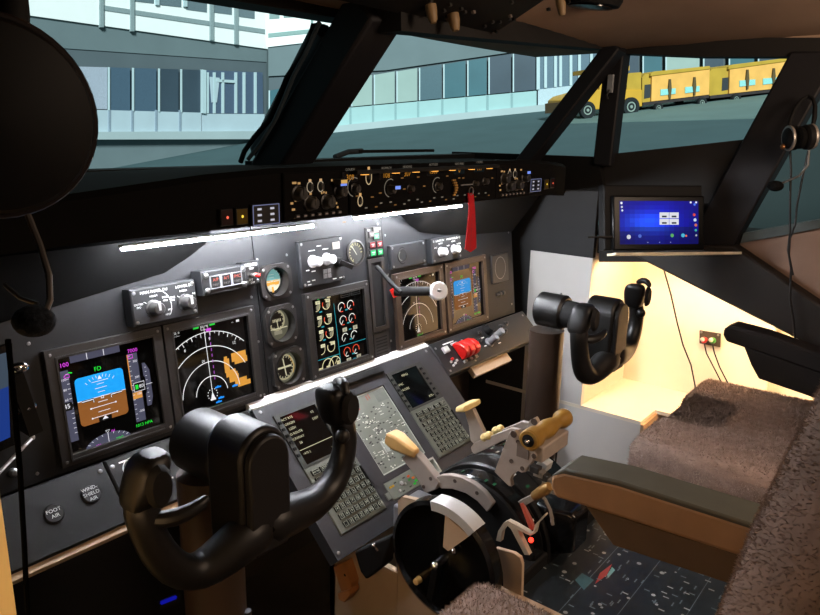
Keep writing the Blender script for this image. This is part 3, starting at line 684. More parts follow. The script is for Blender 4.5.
BACKLIT = emi('d0d2be', .6)
def cdu(u0, u1, vb, vt, label, left):
    t = thing('control_display_unit', label, 'keypad', CDUF.P((u0+u1)/2, vb))
    F = Frame(CDUF.P(u0, vt, -.001), CDUF.U, CDUF.V); W, H = u1-u0, vt-vb      # v negative downward
    m = MB(); ks = H*.46
    m.fbox(F, .001, W-.001, -H+.001, -ks, -.008, .004, CDUG, .0015)
    hole_plate(m, F, .001, W-.001, -ks, -.001, [(W*.1, W*.82, -ks+.006, -.008)], -.008, .004, mat('cdu_dark', '2c2d29', .55, 0, .4, .08, 50))
    m.build('case', t)
    m = MB(); m.fbox(F, W*.1, W*.82, -ks+.006, -.008, -.008, .0015, SCREEN); s = m.build('screen', t)
    m = MB(); am = emi('cfc9a4', .75); n = .0022
    if left:
        for i, (x, w) in enumerate((('ACT RTE', .5), ('ORIGIN', .2), ('LSZH', .3), ('CO ROUTE', .3), ('RUNWAY', .3), ('28', .2))):
            m.text(F, x, W*.1+.016, -.016-i*.0118, .0078, n, am)
        m.text(F, '1/2', W*.7, -.022, .0075, n, am); m.text(F, 'DEST', W*.7, -.038, .0075, n, am)
        m.stroke(F, [(W*.12, -.09), (W*.8, -.09)], .0013, n, am); m.text(F, 'VIA', W*.72, -.112, .0075, n, am); m.text(F, '<RTE 2', W*.22, -.1, .0065, n, am)
    else:
        for x, u, v in (('MENU', .42, -.02), ('<FMC', .18, -.04), ('<ACARS', .22, -.055), ('RTE>', .74, -.096)): m.text(F, x, W*u, v, .0085, n, am)
    m.build('screen_text', s, recalc=False)
    for i in range(6):
        for u in (W*.045, W*.89):
            m = MB(); m.fbox(F, u-.0038, u+.0038, -.024-i*.0155, -.0175-i*.0155, .004, .0065, CDUK, .0008); m.build('line_select_key', t)
    fn = [['INIT REF', 'RTE', 'CLB', 'CRZ', 'DES'], ['MENU', 'LEGS', 'DEP ARR', 'HOLD', 'PROG'], ['N1', 'FIX', 'A', 'B', 'C', 'D', 'E'], ['PREV', 'NEXT', 'F', 'G', 'H', 'I', 'J'], ['1', '2', '3', 'K', 'L', 'M', 'N', 'O'], ['4', '5', '6', 'P', 'Q', 'R', 'S', 'T'], ['7', '8', '9', 'U', 'V', 'W', 'X', 'Y'], ['.', '0', '+/-', 'Z', 'SP', 'DEL', '/', 'CLR']]
    y = -ks-.007; rows = len(fn); dy = (H-ks-.014)/rows
    for r_, row in enumerate(fn):
        x = W*.07 if r_ < 4 else W*.1
        span = (W*.86)/len(row)
        for i, c_ in enumerate(row):
            big = len(row) == 5 or (r_ in (2, 3) and i < 2)
            cu_, cv_ = x+span*(i+.5), y-dy*(r_+.5); w = span*(.43 if big else .35); h = dy*.34
            m = MB(); m.fbox(F, cu_-w, cu_+w, cv_-h, cv_+h, .004, .0075, CDUK, .001); m.stroke(F, [(cu_-w*.85, cv_-h*.82), (cu_+w*.85, cv_-h*.82), (cu_+w*.85, cv_+h*.82), (cu_-w*.85, cv_+h*.82)], .0007, .0078, BACKLIT, True)
            m.text(F, c_, cu_, cv_, (.0046 if len(c_) > 3 else .0078), .0079, BACKLIT); m.build('key', t, recalc=False)
    m = MB(); m.fbox(F, W*.945, W*.985, -H*.82, -H*.62, .004, .006, CDUK, .001); m.build('side_caption', t)
cdu(-.25, -.112, -.31, -.03, 'flight computer keypad partly hidden by the near yoke horn, route text on its screen', True)
cdu(.108, .244, -.275, -.032, 'flight computer keypad farther from the near yoke, nearly blank dark screen', False)

# printed lower display: photographic print of an overhead panel
t = thing('printed_overhead_panel_sheet', 'grey printed switch panel sheet between the two keypads', 'panel', CDUF.P(0, -.247))
F = Frame(CDUF.P(-.07, -.055, -.004), CDUF.U, CDUF.V); W, H = .152, .192
m = MB(); m.fbox(F, .0005, W-.0005, -H+.0005, -.0005, -.007, 0, PRINT); m.frame(F, .001, W-.001, -H+.001, -.001, .0025, 0, .0012, mat('light_edge', 'a8aca2', .5)); m.build('sheet', t)
m = MB(); rnd = random.Random(3)
dk, lt, md = mat('print_dark', '2a2a28', .5), mat('print_light', 'cfd0c4', .5), mat('print_mid', '5e635c', .5)
m.rect(F, .11, -.035, .148, -.004, .0004, md)
for u in (.012, .019, .029, .036, .043): m.rect(F, u, -.034, u+.004, -.012, .0005, mat('print_red', '8a4a3c', .5)); m.rect(F, u+.001, -.03, u+.002, -.016, .0006, lt)
m.rect(F, .082, -.02, .086, -.008, .0005, mat('print_red', '8a4a3c', .5)); m.rect(F, .09, -.018, .094, -.006, .0005, mat('print_red', '8a4a3c', .5))
for i in range(190):
    u, v = rnd.uniform(.006, W-.008), -rnd.uniform(.04, H-.006); k = rnd.random()
    if k < .4: m.rect(F, u-.003, v-.0016, u+.003, v+.0016, .0005+i*1e-6, dk)
    elif k < .7: m.disc(F, u, v, rnd.uniform(.001, .0023), .0007+i*1e-6, lt, 8)
    else: legend(m, F, u, v, rnd.uniform(.004, .012), .0012, .0006+i*1e-6, lt)
for v in (-.075, -.118, -.15): m.stroke(F, [(.004, v), (W-.004, v)], .0008, .0008, md)
for u in (.05, .1): m.stroke(F, [(u, -.075), (u, -H+.004)], .0008, .0008, md)
m.rect(F, .045, -.15, .085, -.12, .0003, mat('print_pale', '9aa098', .5))
m.build('printed_switches', t, recalc=False)
# small aisle stand panel
t = thing('aisle_light_panel', 'small pale grey panel with tiny coloured lamps below the printed sheet', 'panel', CDUF.P(0, -.304))
F = Frame(CDUF.P(-.085, -.262, -.002), CDUF.U, CDUF.V); W, H = .175, .042
m = MB(); m.fbox(F, .0005, .128, -H+.0005, -.0005, -.009, .003, PRINT, .001); m.fbox(F, -.012, 0, -H+.006, -.02, -.009, .004, PRINT, .001); m.build('faceplate', t)
m = MB(); m.frame(F, .13, W-.001, -H+.001, -.001, .004, -.009, .006, mat('light_edge', 'a8aca2', .5)); m.fbox(F, .148, .152, -H+.004, -.004, -.005, .005, mat('light_edge', 'a8aca2', .5)); m.build('pocket_frame', t)
for u, v, c in ((.012, -.014, 'b08a30'), (.02, -.014, 'b08a30'), (.075, -.012, 'c8542a'), (.085, -.02, 'd0682c'), (.088, -.029, '28b43c'), (.08, -.033, '28b43c'), (.072, -.02, '4a8a4a')):
    m = MB(); m.fbox(F, u-.0035, u+.0035, v-.0022, v+.0022, .003, .0045, emi(c, .8)); m.build('lamp', t)
m = MB()
for u, v, r_ in ((.045, -.018, .005), (.054, -.023, .003), (.03, -.03, .003), (.1, -.012, .003), (.115, -.03, .004)): m.lathe(F.P(u, v, .003), F.N, [(r_, 0), (r_, .003), (0, .004)], KNOBW, 12)
for u, v in ((.03, -.01), (.06, -.01), (.04, -.035), (.065, -.034), (.11, -.018)): m.rect(F, u-.004, v-.0015, u+.004, v+.0015, .0036, dk)
m.build('knob', t, recalc=False)
# ================================================================== GLARESHIELD
t = thing('glareshield', 'long black glareshield hood over the main panel below the windows', 'glareshield', (0, -.2, 1.09))
secs = [(-1.02, -.02, 1.165, 1.08), (-.85, -.12, 1.172, 1.10), (-.69, -.2, 1.183, 1.118), (-.52, -.245, 1.204, 1.124), (-.4, -.249, 1.21, 1.124), (.4, -.249, 1.21, 1.124), (.52, -.245, 1.204, 1.118), (.69, -.2, 1.19, 1.105), (.85, -.12, 1.185, 1.095), (.99, -.02, 1.185, 1.09)]
m = MB(); m.loft([[V3((x, yf, zb)), V3((x, yf, zt-.008)), V3((x, yf+.012, zt)), V3((x, .34, 1.188 if x > 0 else 1.178)), V3((x, .34, 1.11)), V3((x, .05, 1.105)), V3((x, min(-.06, yf+.1), max(zb, 1.1))), ] for x, yf, zt, zb in secs], HOOD)
m.build('hood', t)
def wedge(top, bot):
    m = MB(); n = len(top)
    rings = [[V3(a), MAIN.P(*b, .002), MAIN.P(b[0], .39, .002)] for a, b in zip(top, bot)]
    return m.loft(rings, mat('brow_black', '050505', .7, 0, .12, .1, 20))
led_y, led_z = -.012, 1.082
bl = [(-.8, .245), (-.64, .265), (-.52, .281), (-.43, .2925), (-.372, .3165), (-.336, .3353), (-.31, .37)]
tl = [(-.86, -.012, 1.082), (-.64, led_y, led_z), (-.55, led_y, led_z), (-.46, led_y, led_z), (-.42, led_y, led_z), (-.39, led_y, led_z), (-.36, led_y, led_z)]
wedge(tl, bl).build('captain_side_brow', t)
br = [(.22, .372), (.254, .3457), (.29, .316), (.33, .2947), (.43, .278), (.54, .2661), (.8, .252)]
tr = [(x, -.012, 1.084) for x in (.2, .24, .28, .33, .43, .56, .9)]
wedge(tr, br).build('first_officer_side_brow', t)

# LED strips under the hood
def led(px0, px1, label, y):
    a, b = at(*px0, 'y', y), at(*px1, 'y', y)
    a.z = (a.z+b.z)/2; b.z = a.z
    t = thing('led_strip', label, 'light strip', (a+b)/2, 'led light strips under the glareshield')
    m = MB(); m.bar(a+V3((0, .003, .004)), b+V3((0, .003, .004)), .012, .004, KNOBW); m.build('strip_tape', t)
    n = int((b-a).length/.0165)
    for i in range(n):
        c = a.lerp(b, (i+.5)/n)
        m = MB(); m.box(c, (.0145, .0075, .004), emi('f4f7ff', 480)); m.build('diode', t)
led((121, 247), (313, 228), 'glowing white led strip under the glareshield above the first flight display', -.042)
led((355, 217.5), (461, 206.5), 'glowing white led strip ending near the red hanging ribbon', -.046)

# mode control panel and EFIS panels
WT, AM, AMD = emi('b0a898', .3), emi('d08c30', .6), emi('a87a44', .35)
BLU = emi('7c9cff', .9)
t = thing('mode_control_panel', 'black autopilot control strip with amber digits in the glareshield front', 'control panel', MCPF.P(.02, 1.13))
u0, v0 = MCPF.px(347, 221); u1, v1 = MCPF.px(494, 165)
m = MB(); m.fbox(MCPF, -.238, .236, 1.128, 1.204, 0, .006, HOOD, .0015); m.build('faceplate', t)
MF = Frame(MCPF.P(0, 0, .0062), MCPF.U, MCPF.V)
m = MB(); m.fbox(MF, -.232, .23, 1.196, 1.203, 0, .012, BLACKM, .001); m.build('light_shield', t)
for px_, x in (((349.8, 177), '309'), ((386, 175), '108'), ((407, 173.5), '307'), ((433, 171), '1500'), ((459, 170), '0'), ((479, 168), '199')):
    u, v = MF.px(*px_); m = MB(); m.rect(MF, u-.02, v-.0085, u+.02, v+.0085, .0003, mat('window_black', '080808', .2)); m.text(MF, x, u, v-.001, .0135, .001, AM); m.text(MF, {'309': 'COURSE', '108': 'IAS/MACH', '307': 'HEADING', '1500': 'ALTITUDE', '0': 'VERT SPEED', '199': 'COURSE'}[x], u, v+.0125, .0062, .001, WT); m.build('digital_window', t, recalc=False)
for (px_, r, ring) in (((354, 187), .013, 1), ((390, 188), .013, 1), ((409, 187), .010, 0), ((437, 185), .012, 1), ((474, 182), .009, 0), ((484, 180), .011, 0)):
    u, v = MF.px(*px_); m = MB(); knob(m, MF, u, v-.003, r*.58, .012, KNOBD)
    if ring: m.arc(MF, u, v, r*1.25, -170, 30, .0016, .0006, WT, 18)
    m.build('knob', t, recalc=False)
for px_, w, h in (((368.5, 177), .0075, .013), ((360, 201), .006, .009)):
    u, v = MF.px(*px_); m = MB(); m.stroke(MF, [(u+w*math.cos(R(a)), v+h*math.sin(R(a))) for a in range(0, 360, 20)], .002, .0006, emi('cdb48c', .75), True); m.fbox(MF, u-.003, u+.003, v-.0035, v+.0035, 0, .004, KNOBD, .001); m.rect(MF, u-.003, v+h, u+.003, v+h+.005, .0006, emi('e0b070', .8)); m.build('lit_switch', t, recalc=False)
for px_, c in (((390, 187), BLU), ((336, 181), emi('e0b060', .8))):
    u, v = MF.px(*px_); m = MB(); m.fbox(MF, u-.008, u+.008, v-.0035, v+.0035, 0, .019, KNOBD, .001); m.rect(MF, u-.0075, v-.003, u+.0075, v+.003, .0195, c); m.build('lit_button', t, recalc=False)
u, v = MF.px(452, 187); m = MB()
for i in range(7): m.bar(MF.P(u-.004+.002*math.cos(R(i*30)), v-.016+i*.005, .004+.006*math.sin(R(i*30))), MF.P(u+.006, v-.016+i*.005, .004+.006*math.sin(R(i*30))), .003, .0035, mat('brass_wheel', 'b58a48', .4, .5))
m.build('thumb_wheel', t)
u, v = MF.px(468, 186); m = MB(); m.fbox(MF, u-.028, u+.03, v+.002, v+.004, 0, .002, KNOBG); m.build('disengage_bar', t)
rnd = random.Random(5)
m = MB()
for i in range(34):
    u = -.225+i*.0135; v = 1.136+.006*(i % 2)
    if i % 3: m.rect(MF, u-.003, v-.0012, u+.004, v+.0012, .0006, WT if i % 4 else AMD)
for px_ in ((344, 222), (357, 196), (372, 197), (380, 193), (402, 178), (404, 189), (418, 177), (424, 186), (447, 176), (459, 178), (463, 178), (492, 178)):
    u, v = MF.px(*px_); m.rect(MF, u-.004, v-.0012, u+.004, v+.0012, .0007, AMD)
m.build('legends', t, recalc=False)
# little amber floodlights along the shield
m = MB()
for u in (-.205, -.12, -.06, .0, .06, .13, .2): m.fbox(MF, u-.008, u+.008, 1.1945, 1.1958, .001, .007, emi('ffb050', 1.6))
m.build('flood_lamp', t)

def efis(c, label, sgn):
    t = thing('display_control_panel', label, 'control panel', MCPF.P(c, 1.13))
    m = MB(); m.fbox(MCPF, c-.073, c+.073, 1.128, 1.203, 0, .005, HOOD, .0015); m.build('faceplate', t)
    F = Frame(MCPF.P(c, 1.165, .0052), MCPF.U, MCPF.V)
    for u, v, r in ((-.018, .014, .0085), (.006, .014, .0085)):
        m = MB(); m.stroke(F, [(u+r*.8*math.cos(R(a)), v+r*math.sin(R(a))) for a in range(0, 360, 20)], .0018, .0006, emi('b8a890', .65), True); m.rect(F, u-.003, v+r, u+.003, v+r+.004, .0007, emi('d8b080', .8)); m.fbox(F, u-.004, u+.004, v-.005, v+.005, 0, .006, KNOBD, .001); m.build('ring_switch', t, recalc=False)
    for u, v, r in ((-.045, .005, .014), (-.02, -.012, .014), (.018, -.012, .014), (.048, .004, .013)):
        m = MB(); knob(m, F, u, v, r*.75, .016, KNOBD); m.build('knob', t)
    u, v = (.043, .017); m = MB(); m.fbox(F, u-.006, u+.009, v-.003, v+.003, 0, .016, KNOBD, .001); m.rect(F, u-.006, v-.003, u+.009, v+.003, .0164, BLU); m.build('lit_button', t, recalc=False)
    m = MB(); ob = emi('c99c64', .7)
    for u, v, w in ((-.052, .022, .009), (-.042, .021, .006), (.034, .023, .008), (-.032, -.002, .006), (-.026, .002, .006), (-.017, .003, .005), (.008, .003, .003), (.013, .004, .003), (.018, .003, .003), (-.058, -.01, .006), (-.055, -.02, .007), (-.049, -.006, .006), (.042, -.016, .004), (.045, -.023, .004)): m.rect(F, u-w/2, v-.0018, u+w/2, v+.0018, .0007, ob)
    for i in range(7): m.fbox(F, -.052+i*.016, -.044+i*.016, -.034, -.029, 0, .004, KNOBD, .0008); m.rect(F, -.051+i*.016, -.0325, -.045+i*.016, -.0305, .0043, emi('a08878', .4))
    m.build('legends', t, recalc=False)
efis(-.314, 'black display control panel with ringed switches at the nearer end of the amber strip', 1)
efis(.312, 'black display control panel with ringed switches at the farther end of the amber strip', -1)

def annun(px_red, px_amb, px_box, label, flip):
    t = thing('caution_annunciator', label, 'warning light', at(*px_amb, 'y', -.245)-V3((0, 0, .02)))
    F = Frame((0, -.246, 0), (1, 0, 0), (0, 0, 1))
    for nm, px_, c, s_ in (('red_warning_light', px_red, '4a1512', .04), ('amber_caution_light', px_amb, '7a5812', .12)):
        u, v = F.px(*px_); m = MB(); m.fbox(F, u-.011, u+.011, v-.0125, v+.0125, 0, .008, BLACK, .001); m.rect(F, u-.0095, v-.011, u+.0095, v+.011, .0084, emi(c, s_)); m.disc(F, u, v, .0022, .0088, emi('ff6a50' if 'red' in nm else 'ffd84a', 1.2), 10); m.build(nm, t, recalc=False)
    u, v = F.px(*px_box); m = MB(); m.fbox(F, u-.027, u+.027, v-.0165, v+.0165, 0, .008, BLACK, .001); m.frame(F, u-.026, u+.026, v-.0155, v+.0155, .0012, .0082, .0086, emi('9aa4d8', .45))
    for i in (-1, 0, 1):
        for j in (-1, 1): m.rect(F, u+j*.0125-.005, v+i*.009-.0016, u+j*.0125+.003, v+i*.009+.0016, .0087, emi('eceeff', .6))
    m.build('system_annunciator', t, recalc=False)
annun((224, 217), (239, 216), (263, 214), 'small row of red, amber and white caution lights at the nearer glareshield end', False)
annun((550, 183), (544, 184), (533, 185), 'small row of red, amber and white caution lights at the farther glareshield end', True)

# red ribbon
t = thing('red_warning_ribbon', 'red fabric warning streamer hanging from the glareshield in front of the panel', 'ribbon', at(471, 250, 'y', -.262))
RF = Frame((0, -.262, 0), (1, 0, 0), (0, 0, 1)); pl = [(467.5, 193), (473, 193), (474.5, 208), (475.5, 230), (476, 248), (470.5, 252), (465, 249), (467, 228), (469, 208)]
m = MB(); pts = RF.poly(pl); m.prism(RF, pts, -.0012, .0012, RIBBON); m.build('streamer', t)
u, v = RF.px(470.5, 232); m = MB(); m.text(RF, 'REMOVE BEFORE FLIGHT', u, v, .007, .0018, emi('c05058', .3), rot=R(-94)); m.build('lettering', t, recalc=False)
u, v = RF.px(470.5, 191); m = MB(); m.tube([RF.P(u+.008*math.cos(a), v+.008*math.sin(a), .002) for a in [i*2*pi/14 for i in range(15)]], .0012, SCREW, 6); m.build('split_ring', t)

# ================================================================== SHELL
RW = Frame((1.0, 0, 0), (0, -1, 0), (0, 0, 1))
CP = Frame((0, 0, 0), (1, 0, 0), (0, 0, 1))
def post(name, a, b, w, d, mt=POST, ext=(0, 0)):
    a, b = V3(a), V3(b); t_ = (b-a).normalized(); m = MB(); m.bar(a-t_*ext[0], b+t_*ext[1], w, d, mt, up=(0, 1, 0)); return struct(name, m, bevel=.006)
# centre post with its two faces
a, b = at(283, 162, 'x', 0), at(366, 26, 'x', 0)
m = MB(); m.bar(a-(b-a)*.12, b+(b-a)*.12, .10, .085, POST, up=(0, 1, 0)); struct('trim_1', m, bevel=.008)
POSTB = mat('post_edge_blue_grey', '2b3038', .5, 0, .4, .1, 12)
a2, b2 = at(275, 158, 'x', -.02), at(345, 28, 'x', -.02)
m = MB(); m.bar(a2+V3((0, .05, 0)), b2+V3((0, .05, .0)), .05, .06, POSTB, up=(0, 1, 0)); struct('trim_2', m, bevel=.012)
# slanted right windshield post and the upright post beside it
post('trim_3', at(533, 154, 'x', .93), at(604, 63, 'x', .95), .062, .05, ext=(.1, .06))
post('trim_4', at(606, 156, 'x', 1.0), at(618, 53, 'x', 1.0), .058, .06, ext=(.03, .03))
# headers
m = MB(); a, b = at(403, 26, 'x', -.0), at(603, 46, 'x', .95); d = (b-a); m.bar(a-d*.02+V3((0, .02, .012)), b+d*.06+V3((0, .02, .012)), .06, .045, DARKWALL); struct('trim_5', m)
m = MB(); a, b = at(140, -14, 'y', .03), at(345, 20, 'y', .03); d = b-a; m.bar(a-d*.4+V3((0, 0, .02)), b+d*.12+V3((0, 0, .02)), .07, .05, DARKWALL); struct('trim_6', m)
m = MB(); m.prism(RW, RW.poly([(600, 42), (624, 54), (700, 57), (830, 57), (830, 38), (600, 38)]), -.05, .01, DARKWALL); struct('trim_7', m)
# sills
m = MB(); m.bar((-1.1, .35, 1.165), (.02, .35, 1.165), .06, .034, BLACKM); struct('trim_8', m)
m = MB(); m.bar((.02, .33, 1.175), (1.0, .33, 1.185), .06, .034, BLACKM); m.prism(RW, [(-.4, 1.05), (.21, 1.05), (.16, 1.206), (-.4, 1.206)], -.02, .02, BLACKM); struct('trim_9', m)
# heavy slanted side post
m = MB(); m.prism(RW, RW.poly([(792, 52), (832, 52), (832, 72), (740, 236), (730, 262), (679, 262), (700, 222)]), -.05, .02, POST); struct('trim_10', m, bevel=.006)
# right wall: dark window apron, two tone side panel, lower boards
m = MB(); m.prism(RW, RW.poly([(599, 156), (615, 153.5), (690, 145.5), (744, 139.5), (765, 139.5), (735, 262), (599, 262)]), -.03, 0, DARKWALL)
m.prism(RW, [(.175, .9), (.42, .9), (.42, 1.04), (.175, 1.04)], -.03, -.006, DARKWALL)
RP = Frame((.972, 0, 0), (0, -1, 0), (0, 0, 1))
m.prism(RP, [(-.42, .887), (.176, .887), (.176, 1.1), (-.42, 1.1)], -.02, 0, GREYW)
m.prism(RP, [(-.05, 0), (.176, 0), (.176, .887), (-.05, .887)], -.02, .001, WHITEW); m.prism(RP, [(-.42, 0), (-.05, 0), (-.05, .887), (-.42, .887)], -.02, 0, GREYW)
m.prism(RP, [(.176, 0), (.385, 0), (.385, .37), (.176, .37)], -.015, .001, WHITEW)
m.fbox(CP, .972, 1.4, 0, .37, .384, .395, mat('box_end', 'a98a6c', .6))
m.fbox(CP, .985, 1.335, .37, .95, .160, .175, WARMW)                     # forward reveal of the recess
RB = Frame((1.335, 0, 0), (0, -1, 0), (0, 0, 1))
m.prism(RB, [(.16, 0), (.665, 0), (.665, .95), (.16, .95)], -.012, 0, WARMW)
RB2 = Frame((1.40, 0, 0), (0, -1, 0), (0, 0, 1))
m.prism(RB2, [(.6, 0), (2.3, 0), (2.3, .95), (.6, .95)], -.012, 0, WARMW)
m.fbox(CP, 1.035, 1.42, .945, .953, .175, 2.3, WARMW); m.fbox(CP, 1.035, 1.5, .953, .97, .1, 2.35, BLACKM)
# upper lining aft of the side post
m.prism(RW, RW.poly([(735, 262), (738, 243), (830, 222), (830, 320)]), -.03, -.004, BROWNW)
m.prism(RW, [(.83, .86), (2.3, .8), (2.3, 1.06), (.83, 1.065)], -.03, -.004, BROWNW)
m.prism(RW, [(.64, 1.52), (2.3, 1.52), (2.3, 2.0), (.15, 2.0), (.15, 1.535)], -.03, .0, CEIL)
m.prism(RW, [(.98, 1.0), (2.3, 1.0), (2.3, 1.6), (.98, 1.6)], -.035, -.01, DARKWALL)
struct('wall_right', m)
m = MB(); m.prism(RW, RW.poly([(741, 243), (744, 233), (826, 218), (826, 227)]), -.03, .008, mat('window_ledge', '4a5555', .6)); struct('trim_11', m)
m = MB(); m.prism(RW, RW.poly([(636, 252), (700, 244), (738, 244), (822, 301), (890, 336), (890, 378), (820, 345), (735, 302)]), -.02, .05, mat('sill_beam', '221e1b', .55, 0, .4, .1, 15)); struct('trim_12', m, bevel=.006)
# shelf of the side console
m = MB(); m.box((1.155, -.09, .375), (.37, .59, .012), WARMW); m.box((1.25, -1.2, .375), (.3, 1.63, .012), WARMW)
tag(m.build('side_shelf'), 'bright cream shelf in the lit side recess beyond the far control yoke', 'shelf')
# warm lamp strip hidden behind the sill beam (the lamp that lights the recess)
p = MB(); a, b = V3((1.075, -.26, .925)), V3((1.075, -1.5, .62))
for i in range(12):
    c = a.lerp(b, (i+.5)/12)
warm = emi('ffcf98', 170)
t = thing('recess_lamp_strip', 'warm lamp strip tucked behind the dark sill beam lighting the side recess', 'light strip', a)
m = MB(); m.bar(V3((1.075, -.24, .945)), V3((1.075, -.62, .86)), .02, .008, KNOBW); m.bar(V3((1.075, -.62, .86)), V3((1.075, -1.4, .63)), .02, .008, KNOBW); m.build('tape', t)
m = MB(); m.bar(V3((1.08, -.25, .937)), V3((1.08, -.62, .852)), .016, .006, warm); m.bar(V3((1.08, -.62, .852)), V3((1.08, -1.35, .637)), .016, .006, warm); m.build('lamp', t)
t = thing('recess_lamp_strip', 'warm lamp strip along the near side wall lighting the cream board at the picture edge', 'light strip', (-1.05, -.42, .95))
m = MB(); m.bar(V3((-1.12, -.36, .938)), V3((-1.12, -1.0, .708)), .02, .008, KNOBW); m.build('tape', t)
m = MB(); m.bar(V3((-1.12, -.36, .93)), V3((-1.12, -1.0, .70)), .016, .006, emi('ffcf98', 75)); m.build('lamp', t)
# left wall, back wall, floor, forward bulkhead, ceiling
m = MB(); m.box((-1.55, -.9, 1.0), (.03, 3.0, 2.1), DARKWALL); m.box((-1.3, .36, .6), (.5, .03, 1.15), DARKWALL)
struct('wall_left', m)
m = MB(); LWp = Frame((0, -.3, 0), (1, 0, 0), (0, 0, 1)); m.fbox(LWp, -1.25, -.857, 0, .93, -.03, 0, mat('cream_side_board', 'e0c890', .6, 0, .3, .04, 6)); struct('trim_13', m)
m = MB(); m.box((-.1, -2.3, 1.0), (3.0, .03, 2.1), DARKWALL); struct('wall_back', m)
m = MB(); m.box((0, -.9, -.02), (3.1, 3.0, .04), FLOOR); struct('floor', m)
m = MB(); m.box((0, .37, .56), (2.4, .02, 1.12), BLACKM); m.fbox(CP, .50, .97, 0, .62, -.30, -.28, mat('footwell_board', '3c322e', .8)); struct('wall_front', m)
def cz(y): return 1.53+(-.16-y)*.24
def ceil_z(x, y):
    k = max(0., (x-.3)/.72); z = cz(y)
    return z-(z-1.522)*min(1., k)**2.2
xs_ = [-1.6, -.8, 0, .3]+[.3+.72*(i+1)/10 for i in range(10)]+[1.05]; ys_ = [.12, -.1]+[-.1-2.25*(i+1)/12 for i in range(12)]
m = MB(); nx_ = len(xs_)
for d in (0, .03): m.v += [V3((x, y, ceil_z(x, min(y, -.1))+d)) for y in ys_ for x in xs_]
o_ = nx_*len(ys_); k_ = m._m(CEIL)
for jj in range(len(ys_)-1):
    for ii in range(nx_-1):
        a_ = jj*nx_+ii
        for off in (0, o_): m.f.append([off+a_, off+a_+1, off+a_+nx_+1, off+a_+nx_]); m.mi.append(k_)
struct('ceiling', m, angle=60)
# overhead panel
OA = R(14); OH = Frame((0, -.175, 1.492), (1, 0, 0), (0, -math.cos(OA), math.sin(OA)))
t = thing('overhead_panel', 'dark overhead switch panel along the top of the picture above the windows', 'overhead panel', OH.P(0, .2))
m = MB(); e0 = OH.px(501, 29); e1 = OH.px(547, -2)
m.prism(OH, [(-.46, 0), (e0[0], 0), (e0[0], e0[1]), (e1[0], e1[1]), (e1[0], .9), (-.46, .9)], -.02, 0, BLACKM); m.build('plate', t)
for q in ((414, 4), (453, 12)):
    pass
for px_, r in (((430.5, 5), .011), ((453, 14), .012), ((560, -1), .01), ((533, 17), .0)):
    if r:
        u, v = OH.px(*px_); m = MB(); m.lathe(OH.P(u, v, 0), OH.N, [(r, 0), (r, .012), (r*.75, .03), (r*.5, .034), (0, .034)], mat('beige_knob', '8a704e', .5), 14); m.build('beige_knob', t)
rnd = random.Random(9); m = MB()
for i in range(70):
    u, v = rnd.uniform(-.4, .33), rnd.uniform(.02, .35); m.fbox(OH, u-.004, u+.004, v-.003, v+.003, 0, .006, rnd.choice([KNOBD, BLACK, KNOBD, mat('dim_legend', '6a6058', .6)]), .001)
m.build('toggle_row', t)
# ceiling reading lamp
t = thing('ceiling_lamp', 'black oval reading lamp on the beige ceiling at the top edge', 'lamp', at(591, 2, 'x', .55))
d_ = ray(591, 3); k_ = .3
while CAM.z+d_.z*k_ < ceil_z(CAM.x+d_.x*k_, CAM.y+d_.y*k_)-.012 and k_ < 4: k_ += .004
c = CAM+d_*k_
m = MB(); m.lathe(c, (0, .1, -1), [(.07, -.05), (.07, -.006), (.064, .006), (0, .008)], BLACKM, 28); m.build('housing', t)
m = MB(); m.lathe(c, (0, .1, -1), [(.05, .006), (.05, .01), (0, .012)], GLOSSB, 24); m.build('lens', t)
# latch on the upright post
LF = Frame((.965, 0, 0), (0, -1, 0), (0, 0, 1))
t = thing('window_latch', 'small pale latch on the dark upright post between the right side windows', 'latch', at(610, 95, 'x', .965))
u, v = LF.px(610.5, 83); m = MB(); m.fbox(LF, u-.009, u+.009, v-.028, v+.024, -.004, .004, mat('latch_grey', '8b9096', .4), .001); m.build('plate', t)
m = MB(); m.tube([LF.P(u, v-.02, .004), LF.P(u-.004, v-.035, .012), LF.P(u-.002, v-.046, .006)], .003, KNOBD, 8); m.build('hook', t)
# wiper on the outside of the windshield and the bent seal arm
t = thing('windshield_wiper', 'black wiper blade lying on the base of the front right window', 'wiper', at(390, 153, 'y', .36))
m = MB(); m.bar(at(357, 151.5, 'y', .37), at(432, 150.5, 'y', .37), .02, .009, BLACKM); m.build('blade', t)
m = MB(); m.tube([at(335, 157, 'y', .36), at(348, 152, 'y', .37), at(362, 151, 'y', .37)], .008, mat('wiper_arm', '303438', .5), 8); m.build('arm', t)
t = thing('wiper_arm', 'thin dark bent arm and hose running up the center window post', 'wiper', at(258, 160, 'x', -.06))
m = MB(); m.tube([at(x, y, 'x', -.06)+V3((0, .05, 0)) for x, y in ((254, 163), (258, 152), (268, 138), (284, 120), (294, 98), (303, 76), (318, 55), (326, 40), (331, 22))], .006, BLACKM, 8); m.build('hose', t)
m = MB(); m.tube([at(x, y, 'x', -.06)+V3((0, .05, 0)) for x, y in ((262, 160), (276, 142), (290, 120), (300, 98), (310, 74), (322, 52), (337, 20))], .005, mat('hose_grey', '3c464c', .5), 8); m.build('arm', t)

